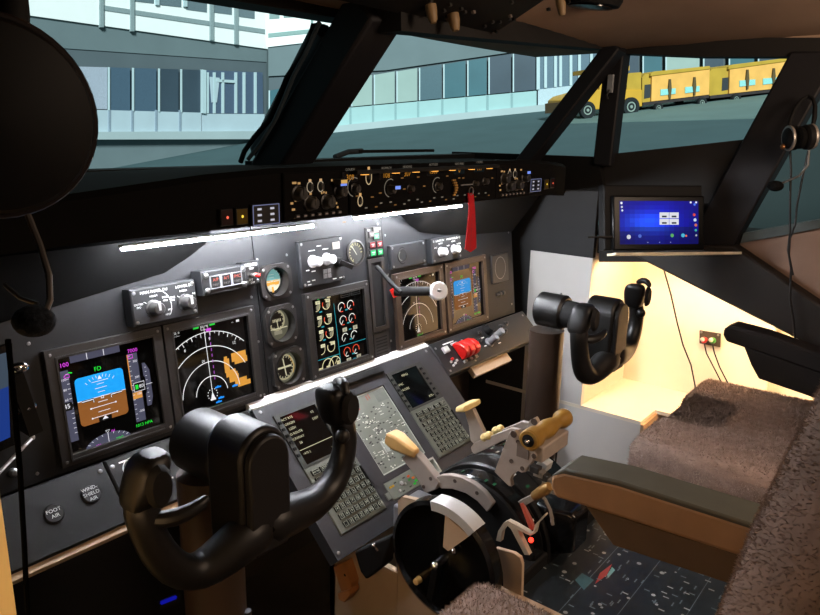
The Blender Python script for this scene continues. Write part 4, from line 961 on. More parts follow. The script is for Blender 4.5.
# ================================================================== EXTERIOR
hf = V3((math.sin(yaw), math.cos(yaw), 0)); hr = V3((math.cos(yaw), -math.sin(yaw), 0))
DF = 45.
FR = Frame((CAM.x+hf.x*DF, CAM.y+hf.y*DF, 0), hr, (0, 0, 1))
def onF(F, x, y): return F.P(*F.px(x, y))
A_, B_ = onF(FR, 335, 132), onF(FR, 550, 110); Cg = V3((0, 3.0, -2.2))
gn_ = (B_-A_).cross(Cg-A_).normalized()
if gn_.z < 0: gn_ = -gn_
GU = (hr-gn_*hr.dot(gn_)).normalized(); GV = gn_.cross(GU)
GR = Frame(A_, GU, GV)
ASPH = mat('apron_asphalt', '4a5f62', .95, 0, .1, .06, .6); ASPH2 = mat('apron_concrete', '6c827f', .95, 0, .1, .06, .6)
m = MB(); m.prism(GR, [(-150, -46), (150, -46), (150, 60), (-150, 60)], -.2, 0, ASPH); struct('exterior_apron', m)
m = MB(); m.prism(GR, GR.poly([(560, 124), (830, 117), (900, 60), (560, 100)]), .0, .03, ASPH2); struct('exterior_apron_strip', m)
m = MB(); XF = Frame((2.6, 0, 0), (0, -1, 0), (0, 0, 1)); m.prism(XF, XF.poly([(795, 60), (830, 60), (840, 250), (730, 250), (742, 200)]), -.05, 0, mat('screen_wing', '3a4444', .9, 0, .1, .05, 4)); struct('exterior_side_panel', m)
# facades
cx = onF(FR, 268, 134)
d0 = ray(27, 134); k0 = 33./(d0.dot(hf)); p0_ = CAM+d0*k0
FL = Frame((p0_.x, p0_.y, 0), (cx-p0_).normalized()*1 if False else V3((cx.x-p0_.x, cx.y-p0_.y, 0)), (0, 0, 1))
WW = mat('facade_white', 'f4f7f5', .8, 0, .2, .03, .8); GW = mat('facade_grey', '6d7b7e', .85, 0, .2, .05, .6); DG = mat('facade_dark_grey', '5c676c', .85, 0, .2, .05, .6)
PB = mat('spandrel_pale', 'b4c4cc', .7, 0, .2, .04, .8); PT = mat('spandrel_teal', '9fc0c0', .7, 0, .2, .04, .8); LG = mat('plinth_pale', 'a9b8ba', .8, 0, .2, .04, .6)
GL = mat('window_dark', '3d4c58', .35, 0, .4, .12, .4); GLT = mat('window_teal', '3c6670', .35, 0, .4, .12, .4); GLP = mat('blind_pale', '98aca6', .6, 0, .2, .05, .5); FRM = mat('mullion_white', 'b8ccd0', .6, 0, .2, .03, 1.)
t = thing('terminal_building', 'pale airport terminal building with rows of dark windows outside the windshield', 'building', onF(FR, 268, 140))
def fpoly(m, F, pts, n0, n1, mt): return m.prism(F, F.poly(pts), n0, n1, mt)
# left wing
m = MB(); fpoly(m, FL, [(-200, -120), (268, -60), (268, 49), (-200, -17)], -1.5, 0, WW); fpoly(m, FL, [(-200, -17), (268, 49), (268, 62), (-200, 30)], -1.5, -.1, GW)
fpoly(m, FL, [(-200, 30), (268, 62), (268, 134), (-200, 133)], -1.5, -.15, DG); fpoly(m, FL, [(-200, 133), (268, 131), (268, 139), (-200, 140)], -1.5, .35, LG); fpoly(m, FL, [(-200, 140), (268, 139), (268, 190), (-200, 190)], -1.5, -.1, GW)
m.build('left_wing_wall', t)
m = MB(); fpoly(m, FR, [(268, -60), (900, -130), (900, -23), (402, 31.5), (268, 47)], -1.5, 0, WW); fpoly(m, FR, [(268, 47), (402, 31.5), (900, -23), (900, 10), (540, 48), (386, 70), (268, 76)], -1.5, -.1, GW)
fpoly(m, FR, [(268, 76), (386, 70), (540, 48), (900, 10), (900, 70), (268, 138)], -1.5, -.25, DG); fpoly(m, FR, [(268, 133), (335, 126), (550, 104), (900, 66), (900, 74), (550, 111), (335, 133), (268, 140)], -1.5, .35, LG); fpoly(m, FR, [(268, 139), (900, 73), (900, 190), (268, 190)], -1.5, -.2, GW)
m.build('right_wing_wall', t)
def win(F, pts, mt, n=.02, nm='window', fr=.08):
    P_ = F.poly(pts); m = MB(); m.prism(F, P_, -.05, n, mt)
    w = m.build(nm, t)
    if fr:
        k = len(P_)
        cu_, cv_ = sum(p[0] for p in P_)/k, sum(p[1] for p in P_)/k
        for i in (3,):
            g = MB(); p, q = P_[i], P_[(i+1) % k]; g.bar(F.P(*p, n+.05), F.P(*q, n+.05), fr, fr, FRM, up=F.N)
            g.build('mullion', w)
s1 = .3415
c1 = lambda pts: [(x*s1, y*s1) for x, y in pts]
# top storey windows, left wing
for a, b, y0, y1, d in ((395, 450, -30, 4, 6), (465, 530, -30, 14, 7), (545, 605, -12, 28, 8), (622, 678, 10, 36, 7), (692, 745, 22, 48, 7)):
    win(FL, c1([(a, y0), (b, y0+d), (b, y1+d), (a, y1)]), mat('window_grey', '66777e', .4), .03, 'upper_window', 0)
m = MB()
fpoly(m, FL, c1([(290, 14), (775, 86), (775, 99), (290, 28)]), -.05, .04, mat('band_grey', '8a9a9c', .7))
for x, y0, y1 in ((295, -30, 80), (385, -30, 92), (618, -30, 118), (690, -10, 130), (540, -30, 20), (458, -30, 15)): fpoly(m, FL, c1([(x-5, y0), (x+5, y0+1), (x+5, y1), (x-5, y1)]), -.05, .12, mat('band_grey', '8a9a9c', .7) if y1 > 70 else FRM)
m.build('upper_mullions', t)
for a, b, y0, y1 in ((316, 380, 197, 323), (387, 457, 199, 325), (463, 522, 201, 327), (528, 586, 203, 329)):
    win(FL, c1([(a, y0), (b, y0+2), (b, y1+1), (a, y1)]), GL if a > 450 else mat('window_blue', '4c6274', .35), .03)
win(FL, c1([(190, 194), (312, 197), (312, 320), (190, 316)]), mat('blind_lilac', 'aab2c0', .6), .05, 'window_blind')
m = MB(); fpoly(m, FL, c1([(150, 318), (588, 330), (588, 390), (150, 386)]), -.05, .06, PB)
for x in (318, 385, 455, 525): fpoly(m, FL, c1([(x-3, 322), (x+3, 322), (x+3, 389), (x-3, 389)]), -.05, .1, mat('joint_grey', '8a9aa8', .7))
m.build('spandrel_panel', t)
win(FL, c1([(592, 205), (768, 212), (770, 333), (592, 332)]), mat('window_blue2', '4e5e74', .35), .03, 'entrance_window', .25)
m = MB(); fpoly(m, FL, c1([(592, 333), (772, 334), (772, 391), (592, 390)]), -.05, .08, PB); m.build('spandrel_panel', t)
m = MB()
for x in (605, 625, 650, 688, 712, 745): fpoly(m, FL, c1([(x-3, 212), (x+3, 212), (x+3, 332), (x-3, 332)]), .03, .12, FRM)
fpoly(m, FL, c1([(630, 232), (685, 235), (685, 243), (630, 240)]), .03, .12, FRM); fpoly(m, FL, c1([(612, 225), (640, 228), (632, 300), (618, 300)]), .03, .1, PB); m.build('entrance_mullions', t)
# right wing
s2 = .3415; c2 = lambda pts: [(270+x*s2, y*s2) for x, y in pts]
for a, b, y0, y1 in ((-2, 28, 28, 56), (40, 78, 28, 52), (88, 112, 28, 50), (128, 168, 20, 46)): win(FR, c2([(a, y0), (b, y0-2), (b, y1-2), (a, y1)]), mat('window_grey2', '7b9492', .4), .03, 'upper_window', 0)
m = MB(); fpoly(m, FR, c2([(-5, 98), (170, 80), (170, 92), (-5, 110)]), -.05, .04, mat('band_teal', '86a29e', .7)); fpoly(m, FR, c2([(120, 20), (127, 20), (127, 125), (120, 126)]), -.05, .1, mat('band_teal', '86a29e', .7)); m.build('upper_mullions', t)
top = lambda x: 209-(x-370)*.150; sil = lambda x: 300-(x-370)*.0905; bas = lambda x: 366-(x-370)*.128
xs = [-5, 38, 95, 168, 236, 302, 368, 434, 505, 575, 637, 708, 780]
for i, (a, b) in enumerate(zip(xs, xs[1:])):
    mt = GLP if 4 <= i <= 6 else (GLT if i in (0, 8, 9) else GL if i > 9 else mat('window_teal2', '44606a', .35))
    win(FR, c2([(a+4, top(a)), (b-3, top(b)), (b-3, sil(b)), (a+4, sil(a))]), mt, .03)
m = MB(); fpoly(m, FR, c2([(-5, sil(-5)+3), (780, sil(780)+3), (780, bas(780)), (-5, bas(-5))]), -.05, .06, PT)
for x in xs[1:-1]: fpoly(m, FR, c2([(x-3, sil(x)+4), (x+3, sil(x)+4), (x+3, bas(x)-1), (x-3, bas(x)-1)]), -.05, .1, mat('joint_teal', '84a4a6', .7))
m.build('spandrel_panel', t)
win(FR, c2([(784, top(784)), (980, top(980)), (980, sil(980)-5), (784, sil(784))]), mat('window_blue3', '536c7c', .35), .03, 'entrance_window', .2)
m = MB(); fpoly(m, FR, c2([(784, sil(784)), (980, sil(980)-5), (980, bas(980)), (784, bas(784))]), -.05, .08, mat('spandrel_white', 'b4c6ce', .7)); m.build('spandrel_panel', t)
m = MB()
for x in (806, 835, 850, 880, 905, 940): fpoly(m, FR, c2([(x-4, top(x)), (x+4, top(x)), (x+4, sil(x)-3), (x-4, sil(x)-3)]), .03, .12, FRM)
m.build('entrance_mullions', t)
for a, b, mt in ((985, 1030, GLT), (1036, 1082, GL), (1088, 1150, GLT), (1155, 1260, GLP), (1265, 1330, GL), (1340, 1420, GLT), (1425, 1500, GL)):
    win(FR, c2([(a+3, top(a)), (b-3, top(b)), (b-3, sil(b)), (a+3, sil(a))]), mt, .03)
m = MB(); fpoly(m, FR, c2([(985, sil(985)+3), (1500, sil(1500)+3), (1500, bas(1500)), (985, bas(985))]), -.05, .06, PT); m.build('spandrel_panel', t)

# tow tractor and baggage carts
def ong(x, y): d = ray(x, y); k = (GR.o-CAM).dot(GR.N)/d.dot(GR.N); return CAM+d*k
g0, g1 = ong(588, 118.5), ong(782, 93.5)
VU = (g1-g0).normalized(); VV = V3((0, 0, 1)); VV = (VV-VU*VV.dot(VU)).normalized()
VF = Frame(g0, VU, VV)
YEL = mat('tractor_yellow', 'cc9c30', .5, 0, .4, .06, 1.5); YEL2 = mat('curtain_yellow', 'e6ae5c', .8, 0, .2, .1, 1.2); YELD = mat('canvas_ochre', 'b8963a', .8, 0, .2, .1, 1.2)
TYRE = mat('tyre', '23282a', .8, 0, .2, .1, 2); RIM = mat('wheel_rim', '8a9a90', .5, 0, .4, .08, 2); CHASS = mat('chassis', '3a3434', .8, 0, .2, .1, 2)
s3 = .3415; c3 = lambda pts: VF.poly([(540+x*s3, y*s3) for x, y in pts]); u3 = lambda x, y: VF.px(540+x*s3, y*s3)
WDT = 2.0
def wheel(t, x, y, rpx, both=True):
    u, v = u3(x, y); r = rpx*s3/FPX*((VF.P(u, v)-CAM).dot(_f))
    for n_ in ((.06, -WDT+.1) if both else (.06,)):
        m = MB(); m.lathe(VF.P(u, v, n_), VF.N, [(r*.6, -.14), (r*.95, -.14), (r, -.08), (r, .08), (r*.95, .13), (r*.62, .13), (r*.58, .09)], TYRE, 22); w = m.build('wheel', t)
        m = MB(); m.lathe(VF.P(u, v, n_), VF.N, [(r*.6, .07), (r*.5, .1), (r*.2, .07), (r*.16, .12), (0, .12)], RIM, 18); m.build('rim', w)
t = thing('tow_tractor', 'yellow airport tow tractor behind the dark upright window post', 'vehicle', VF.P(3, 0, -1))
m = MB(); m.prism(VF, c3([(62, 292), (78, 279), (118, 268), (128, 262), (300, 262), (300, 312), (64, 328)]), -WDT*.8, 0, YEL); m.build('body', t, bevel=.05)
m = MB(); m.prism(VF, c3([(258, 262), (258, 220), (268, 213), (300, 211), (300, 262)]), -WDT+.1, -.12, YELD); m.build('rear_canvas', t)
m = MB()
for q in ([(178, 212), (186, 211), (186, 266), (175, 266)], [(236, 206), (256, 204), (254, 262), (232, 262)]):
    for n0, n1 in ((-.25, -.03), (-WDT+.03, -WDT+.25)): m.prism(VF, c3(q), n0, n1, YEL)
m.prism(VF, c3([(150, 201), (262, 192), (262, 206), (150, 214)]), -WDT, 0, YEL); m.build('cab_frame', t)
m = MB(); m.prism(VF, c3([(186, 214), (236, 209), (236, 256), (186, 259)]), -WDT+.1, -.15, mat('cab_glass', '4a5f62', .3)); m.build('cab_window', t)
m = MB(); m.prism(VF, c3([(56, 300), (68, 298), (68, 328), (56, 330)]), -WDT*.8-.05, .05, mat('bumper_brown', '7a5a34', .7)); m.build('bumper', t)
wheel(t, 136, 323, 25); wheel(t, 263, 313, 27)
def cart(xf, x0, x1, yt0, yt1, yb0, yb1, labels, straps, wh, label):
    t = thing('baggage_cart', label, 'vehicle', VF.P(*u3((x0+x1)/2, yb1), -1), 'covered baggage carts behind the tow tractor')
    k = (yt1-yt0)/(x1-x0); kb = (yb1-yb0)/(x1-x0)
    f = lambda x: yt0+k*(x-x0); b = lambda x: yb0+kb*(x-x0)
    m = MB(); m.prism(VF, c3([(xf, b(xf)-4), (x1, b(x1)-4), (x1, b(x1)+5), (xf, b(xf)+5)]), -WDT+.05, -.05, CHASS); m.build('chassis', t)
    m = MB(); m.prism(VF, c3([(xf, b(xf)-4), (xf, f(xf)+14), (xf+8, f(xf)+4), (x0+6, f(x0)+6), (x0+6, b(x0)-4)]), -WDT+.1, -.12, YELD); m.prism(VF, c3([(x0-18, f(x0)+38), (x0, f(x0)+36), (x0, b(x0)-16), (x0-20, b(x0)-12)]), -WDT+.2, -.1, mat('cart_opening', '2e3438', .8)); m.build('front_box', t)
    m = MB(); m.prism(VF, c3([(x0-4, f(x0)+4), (x0+8, f(x0)-1), (x1, f(x1)-1), (x1, f(x1)+9), (x0-6, f(x0)+14)]), -WDT, .05, YELD); m.build('roof', t, bevel=.04)
    m = MB(); P_ = []; 
    m.prism(VF, c3([(x0, f(x0)+10), (x1, f(x1)+8), (x1-2, b(x1)-4), (x0-2, b(x0)-4)]), -WDT+.05, 0, YEL2); m.build('side_curtain', t)
    for lx, lw, ly in labels:
        m = MB(); m.prism(VF, c3([(lx, ly), (lx+lw, ly-lw*.08), (lx+lw, ly+16-lw*.08), (lx, ly+18)]), 0, .04, mat('cart_label', '8fd0cc', .6)); m.build('label_plate', t)
    for sx, y0, y1 in straps:
        m = MB(); m.prism(VF, c3([(sx-2, y0), (sx+3, y0), (sx+5, (y0+y1)/2), (sx+2, y1), (sx-2, y1), (sx-5, (y0+y1)/2)]), .02, .09, mat('strap', '5a4a28', .8)); m.build('strap', t)
    for x, y, r in wh: wheel(t, x, y, r)
    m = MB(); m.tube([VF.P(*u3(xf-2, b(xf)+8), -1), VF.P(*u3(xf+5, b(xf)+6), -1)], .06, CHASS, 8); m.build('tow_bar', t)
cart(303, 328, 497, 210, 194, 301, 281, ((352, 44, 262), (424, 42, 255)), ((378, 232, 290), (450, 226, 280)), ((343, 316, 14), (470, 301, 15)), 'yellow covered baggage cart hitched right behind the tow tractor')
cart(500, 556, 760, 190, 166, 278, 256, ((583, 46, 236), (652, 42, 230)), ((605, 204, 262), (682, 200, 250)), ((570, 291, 15), (690, 280, 14)), 'second yellow covered baggage cart, cut off by the heavy slanted window post')
# ================================================================== CONTROL YOKES
def yoke(xc, yc, zc, label, head=(-.235, -.335), cy=-.265, xk=None, hr=.049, kf=1., dzs=0.):
    """zc: height of the shaft axis; horns spread along x"""
    xk = xc if xk is None else xk
    t = thing('control_yoke', label, 'yoke', (xc, cy, 0))
    P = lambda dx, dy, dz: V3((xc+dx, yc+dy, zc+dz))
    m = MB(); m.loft([[V3((xk+.048*math.cos(a), cy+.046*math.sin(a), z)) for a in [i*2*pi/24 for i in range(24)]] for z in (0, .3, .6, zc-.05)], mat('column_bronze', '3a2e26', .36, .2, .5, .1, 12))
    m.build('column', t)
    L = head[0]-head[1]
    m = MB(); m.lathe((xk, head[0], zc+dzs), (0, -1, 0), [(hr-.007, 0), (hr, .006), (hr, L-.006), (hr-.006, L), (.04, L+.001)], YOKE, 32); m.ball((xk+.01, head[0]-L*.7, zc+dzs+hr), .0035, SCREW, 8, 5); m.build('column_head', t)
    m = MB(); m.tube([V3((xk, head[1]+.02, zc+dzs)), V3((xc, yc+.02, zc))], .036, BLACKM, 24); m.build('shaft', t)
    H = Frame((xc, yc-.024, zc), (1, 0, 0), (0, 0, 1))
    w = .041; out = [(w*math.cos(R(a)), .028+w*math.sin(R(a))) for a in range(0, 181, 15)]+[(-w, -.105), (-w*.8, -.122), (w*.8, -.122), (w, -.105)]
    m = MB(); m.prism(H, out, -.075, .0, YOKE); m.build('hub', t, bevel=.006)
    m = MB(); m.prism(H, [(u*.86, v*.92-.003) for u, v in out], 0, .012, mat('hub_cover', '0d0b0a', .5, 0, .4, .1, 30), .04); m.build('hub_cover', t, bevel=.003)
    for s in (-1, 1):
        m = MB(); q = lambda dx, dy, dz: P(s*dx*kf, dy, dz)
        path = [q(-.01, -.012, -.082), q(.03, -.01, -.088), q(.065, -.006, -.102), q(.096, -.002, -.11), q(.122, 0, -.1), q(.145, 0, -.072), q(.161, 0, -.036), q(.170, 0, .0), q(.171, .002, .03)] if s < 0 else [q(-.01, -.012, -.082), q(.03, -.01, -.086), q(.07, -.006, -.094), q(.11, -.002, -.1), (q(.145, 0, -.092)), q(.17, 0, -.07), q(.184, 0, -.036), q(.185, 0, -.002), q(.171, .002, .03)]
        m.tube(path, [.033, .033, .030, .026, .0235, .0215, .02, .0195, .021], YOKE, 14, 1.1); m.build('horn', t, sub=1)
        m = MB(); rings = []
        for k, (dx, dz, a, b) in enumerate(((.172, .01, .019, .021), (.168, .028, .0215, .025), (.161, .052, .0225, .028), (.155, .071, .0215, .026), (.15, .082, .016, .018))):
            rings.append([q(dx+a*math.copysign(abs(math.cos(j*2*pi/16))**.6, math.cos(j*2*pi/16)), .004+b*math.copysign(abs(math.sin(j*2*pi/16))**.6, math.sin(j*2*pi/16))-(dz-.03)*.1, dz) for j in range(16)])
        m.loft(rings, YOKE); g = m.build('grip', t, sub=1)
        m = MB(); m.loft([[q(.163+a*math.cos(j*2*pi/12), -.03-.004*k_, .05+b*math.sin(j*2*pi/12)) for j in range(12)] for k_, a, b in ((0, .018, .028), (1, .016, .026), (2, .013, .022))], BLACKM); m.build('grip_insert', g)
        if s < 0:
            m = MB(); m.tube([q(.168, -.008, .0), q(.142, -.025, -.004), (q(.112, -.033, .004)), q(.097, -.033, .012)], [.012, .012, .01, .006], YOKE, 10); m.build('thumb_rest', g, sub=1)
        else:
            m = MB(); m.tube([q(.161, .0, .08), q(.157, -.015, .094), q(.146, -.036, .093), q(.141, -.044, .078)], [.007, .009, .009, .006], YOKE, 10); m.build('trim_hook', g, sub=1)
            m = MB(); m.ball(q(.155, -.022, .004), .012, YOKE, 12, 8); m.build('push_button', g)
    m = MB(); m.tube([V3((xk+.03, cy-.04, .52)), V3((xk+.06, cy-.02, .3)), V3((xk+.05, cy, .02))], .006, CABLE, 8); m.build('cable', t)
    return t
yoke(-.572, -.39, .813, 'large black control yoke nearest the camera in front of the flight displays', xk=-.56, dzs=-.004, kf=.98)
yoke(.505, -.44, .81, 'black control yoke farther away, standing before the lit cream side recess', head=(-.235, -.315), cy=-.262, xk=.52, hr=.046, kf=1.0, dzs=.005)

# ================================================================== PEDESTAL AND THROTTLE QUADRANT
t = thing('center_pedestal', 'pale boxed center pedestal with a dark printed top between the seats', 'console', (0, -.6, 0))
m = MB(); m.fbox(Frame((-.20, 0, 0), (0, -1, 0), (0, 0, 1)), .155, .343, 0, .43, -.014, 0, WOODP); m.fbox(Frame((-.20, 0, 0), (0, -1, 0), (0, 0, 1)), .345, 1.1, 0, .5, -.014, .001, WOODP); m.fbox(Frame((.20, 0, 0), (0, 1, 0), (0, 0, 1)), -1.1, -.155, 0, .46, -.014, 0, WOODP); m.build('side_board', t)
m = MB(); m.fbox(CP, -.2, .2, 0, .43, .155, .17, WOODP); m.build('end_board', t)
m = MB(); m.fbox(CP, -.2, .2, 0, .46, 1.085, 1.1, WOODP); m.build('end_board', t)
AF = Frame((0, -.62, .485), (1, 0, 0), (0, 1, 0))
m = MB(); m.fbox(AF, -.186, .2, -.48, .06, -.02, 0, mat('printed_black', '22282c', .28, 0, .5, .25, 9)); s = m.build('printed_top', t)
m = MB(); rnd = random.Random(11); gl = mat('print_ghost', '949a9a', .4); gd = mat('print_smoke', '59676e', .35)
for i in range(260):
    u, v = rnd.uniform(-.17, .185), rnd.uniform(-.44, .03); k = rnd.random()
    if k < .25: m.disc(AF, u, v, rnd.uniform(.002, .0045), .0004+i*1e-6, gl, 10)
    elif k < .6: m.rect(AF, u-.006, v-.0012, u+.006, v+.0012, .0005+i*1e-6, gd)
    else: m.rect(AF, u-.0014, v-.005, u+.0014, v+.005, .0006+i*1e-6, gl if k > .85 else gd)
for v in (-.05, -.13, -.22, -.31, -.4): m.stroke(AF, [(-.18, v), (.19, v)], .0012, .0003, gd)
m.add([at(600, 573, 'z', .4856), at(612, 564, 'z', .4856), at(607, 575, 'z', .4856), at(595, 584, 'z', .4856)], [[0, 1, 2, 3]], mat('print_red2', 'a03a38', .4))
m.add([at(607, 575, 'z', .4857), at(612, 567, 'z', .4857), at(615, 570, 'z', .4857), at(608, 578, 'z', .4857)], [[0, 1, 2, 3]], mat('print_cyan', '6aa0a4', .4))
m.add([at(575, 580, 'z', .4855), at(582, 573, 'z', .4855), at(594, 580, 'z', .4855), at(584, 590, 'z', .4855)], [[0, 1, 2, 3]], mat('print_cyan2', '3c6068', .4))
m.build('printed_markings', s, recalc=False)
# under the keypad plate
t = thing('under_console_bracket', 'black bracket box hanging under the sloping keypad console beside the wooden block', 'bracket', (-.21, -.25, .42))
BF = Frame((-.235, 0, 0), (0, -1, 0), (0, 0, 1))
m = MB(); m.prism(BF, BF.poly([(354, 552), (393, 535), (384, 562), (384, 566), (366, 580), (360, 572)]), -.03, .0, BLACKM); m.build('box', t, bevel=.004)
m = MB(); m.ball(at(374, 546, 'x', -.236), .006, CHROME, 10, 6); m.cyl(at(374, 546, 'x', -.236), at(378, 551, 'x', -.236), .003, .003, CHROME, 8); m.build('chrome_screw', t)
t = thing('wooden_block', 'small orange wooden block with a screw hole fixed to the pedestal side', 'wood block', at(345, 590, 'x', -.23))
WF = Frame((-.225, 0, 0), (0, -1, 0), (0, 0, 1))
m = MB(); m.prism(WF, WF.poly([(333, 567), (344, 562.5), (351, 584), (350, 590), (341, 592)]), -.025, .0, WOOD); m.build('upper_piece', t, bevel=.002)
m = MB(); m.prism(WF, WF.poly([(340, 592), (352, 588), (353, 593), (347, 601), (341, 598)]), -.02, .008, WOOD); m.build('lower_piece', t, bevel=.002)
m = MB(); u, v = WF.px(345, 575); m.disc(WF, u, v, .003, .0006, BLACKM, 10); m.build('screw_hole', t)

t = thing('throttle_quadrant', 'black throttle quadrant with metal levers and tan handles on the pedestal', 'throttle quadrant', (0, -.46, .5))
TY, TZ = -.45, .497
def drum(m, x0, x1, r, mt, n=40): m.lathe((x0, TY, TZ), (1, 0, 0), [(r-.004, 0), (r, .004), (r, x1-x0-.004), (r-.004, x1-x0)], mt, n)
m = MB(); drum(m, -.1, -.062, .136, GLOSSB); m.build('drum_ring', t)
m = MB(); drum(m, -.058, -.008, .144, BLACK); m.build('drum_ring', t)
m = MB(); drum(m, -.004, .046, .144, BLACK); m.build('drum_ring', t)
m = MB(); drum(m, .05, .1, .136, GLOSSB); m.build('drum_ring', t)
m = MB(); drum(m, -.104, .104, .132, BLACKM); m.build('core', t)
m = MB(); m.fbox(CP, -.195, .195, .40, .56, .335, .35, mat('quadrant_front', '5e5f63', .5)); m.box((-.16, -.365, .55), (.08, .07, .05), mat('quadrant_corner', '6c6d72', .5)); m.box((0, -.465, .455), (.34, .25, .11), BLACKM); m.build('housing', t, bevel=.004)
QB = Frame((-.2, 0, 0), (0, -1, 0), (0, 0, 1))
m = MB(); m.prism(QB, QB.poly([(398, 501), (402, 497), (440, 505), (440, 560), (398, 545)]), -.01, .0, WOODP); m.build('corner_board', t)
# white index marks on the drums
m = MB(); rnd = random.Random(4)
for i in range(26):
    x = rnd.choice([-.085, -.035, .02, .075])+rnd.uniform(-.012, .012); a = R(rnd.uniform(-35, 60)); r = .1445 if abs(x) < .06 else .1365
    c, s_ = math.cos(a), math.sin(a); F = Frame((x, TY-s_*r, TZ+c*r), (1, 0, 0), (0, c, s_))
    m.rect(F, -.005, -.0025, .005, .0025, .0006, LEGEND if i % 3 else emi('2a6a44', .4))
m.build('index_marks', t, recalc=False)
def qp(x): return Frame((x, 0, 0), (0, -1, 0), (0, 0, 1))
s5 = lambda pts: [(470+x*.195, 400+y*.195) for x, y in pts]
s6 = lambda pts: [(470+x*.195, 480+y*.195) for x, y in pts]
# speed brake lever: arc band, arm, tan knob
F = qp(-.115)
m = MB(); m.prism(F, F.poly([(434, 478), (440, 475.5), (450, 475), (462, 477.5), (474, 484), (484, 492), (493, 504), (487, 512), (477, 501), (466, 493.5), (452, 489), (441, 489)]), -.012, .0, LEVER)
m.build('lever_arc', t, bevel=.0015)
m = MB(); m.prism(F, F.poly([(403, 458), (412, 449), (420, 456), (440, 482), (437, 489), (426, 493), (423, 487), (418, 477)]), -.014, .004, LEVER); sb = m.build('speed_brake_lever', t, bevel=.002)
m = MB(); kp = [at(414, 452, 'x', -.115), at(406, 446, 'x', -.115), at(396, 439, 'x', -.115), at(389, 435, 'x', -.115)]
m.bar(kp[0], kp[1], .03, .026, TAN, (1, 0, 0)); rings = []
ax_ = (kp[3]-kp[0]).normalized(); sd = V3((1, 0, 0)); up_ = sd.cross(ax_)
m = MB(); m.loft([[kp[0]+ax_*d+sd*(a*cx_)+up_*(b*cy_) for cx_, cy_ in ((-1, -1), (1, -1), (1, 1), (-1, 1))] for d, a, b in ((-.008, .009, .009), (.012, .012, .012), (.045, .017, .016), (.062, .017, .013), (.068, .014, .01))], TAN); m.build('knob', sb, bevel=.005)
for q in ((425, 486), (432, 478), (455, 481), (477, 493)):
    u, v = F.px(*q); m = MB(); m.lathe(F.P(u, v, .004 if q[0] < 440 else 0), F.N, [(.004, 0), (.004, .001), (0, .0015)], mat('bolt_dark', '4a3c34', .5), 10); m.build('bolt', sb)
# thrust lever plates
plate = s5([(130, 365), (205, 165), (235, 150), (255, 185), (250, 215), (300, 255), (335, 265), (345, 285), (330, 305), (300, 345), (292, 366), (270, 370), (250, 360), (225, 380), (213, 405), (220, 440), (205, 438)])
F = qp(-.04); P_ = F.poly(plate)
holes = ((230, 172, .006), (252, 210, .0035), (218, 310, .0038), (274, 347, .0038), (334, 284, .0042))
F = qp(-.104); P_ = F.poly(plate)
for k, x in enumerate((-.104, -.03)):
    G = qp(x); m = MB(); m.prism(G, P_, -.006, .004, LEVER); lv = m.build('thrust_lever', t, bevel=.001)
    m = MB()
    for hx, hy, r in holes:
        u, v = F.px(*s5([(hx, hy)])[0]); m.lathe(G.P(u, v, .004), G.N, [(r*1.1, 0), (r*1.1, .001), (r*.6, .0006), (0, .0003)], mat('bolt_dark', '4a3c34', .5), 12)
    u, v = F.px(*s5([(278, 255)])[0]); m.fbox(G, u-.012, u+.012, v-.014, v+.014, .004, .0055, mat('bolt_plate', '6e625a', .5))
    m.build('fitting', lv)
hc = F.px(*s5([(328, 190)])[0]); hp = F.P(*hc, 0)
m = MB(); m.lathe(hp+V3((-.02, 0, 0)), (1, 0, 0), [(.017, 0), (.0195, .003), (.019, .025), (.0135, .042), (.0165, .055), (.0175, .07), (.0145, .088), (.0115, .1), (.0125, .112), (.0175, .122), (.0175, .136), (.013, .144), (0, .146)], mat('tan_handle', '94702e', .45, 0, .4, .08, 40), 24); hd = m.build('thrust_handle', t)
m = MB(); m.lathe(hp+V3((-.0205, 0, 0)), (-1, 0, 0), [(.0115, 0), (.0115, .001), (0, .0012)], BLACKM, 18); m.ball(hp+V3((-.023, 0, 0)), .005, CHROME, 10, 6); m.build('handle_bolt', hd)
m = MB(); m.box(hp+V3((.05, -.004, -.03)), (.1, .03, .03), LEVER); m.build('handle_bracket', t, bevel=.003)
# reverse thrust levers
rv = s5([(10, 240), (30, 215), (215, 140), (258, 150), (258, 168), (150, 218), (60, 262), (30, 275), (15, 262)])
F = qp(-.02); RV = F.poly(rv)
for x in (-.02, .022):
    G = qp(x); m = MB(); m.prism(G, RV, -.005, .005, LEVER); rl = m.build('reverse_lever', t, bevel=.0015)
    m = MB()
    for q in ((75, 192), (98, 182)):
        u, v = F.px(*s5([q])[0]); m.ball(G.P(u, v, 0), .009, CREAM, 12, 8)
    m.build('cream_knob', rl)
# reverse lever handle standing up: stem with cream T grip
F = qp(.02); m = MB(); m.prism(F, F.poly([(466, 411), (474, 408), (482, 425), (489, 440), (480, 448), (472, 440), (470, 425)]), -.006, .006, LEVER); fl = m.build('forward_lever', t, bevel=.002)
m = MB(); c = at(468, 405, 'x', .02); m.loft([[c+V3((dx, dy*ky, dz*kz)) for dy, dz in ((-.014, -.004), (.014, -.012), (.014, 0), (-.01, .008))] for dx, ky, kz in ((-.03, .8, .9), (-.018, 1, 1), (.018, 1, 1), (.034, .8, .9))], CREAM); m.build('grip', fl, bevel=.003)
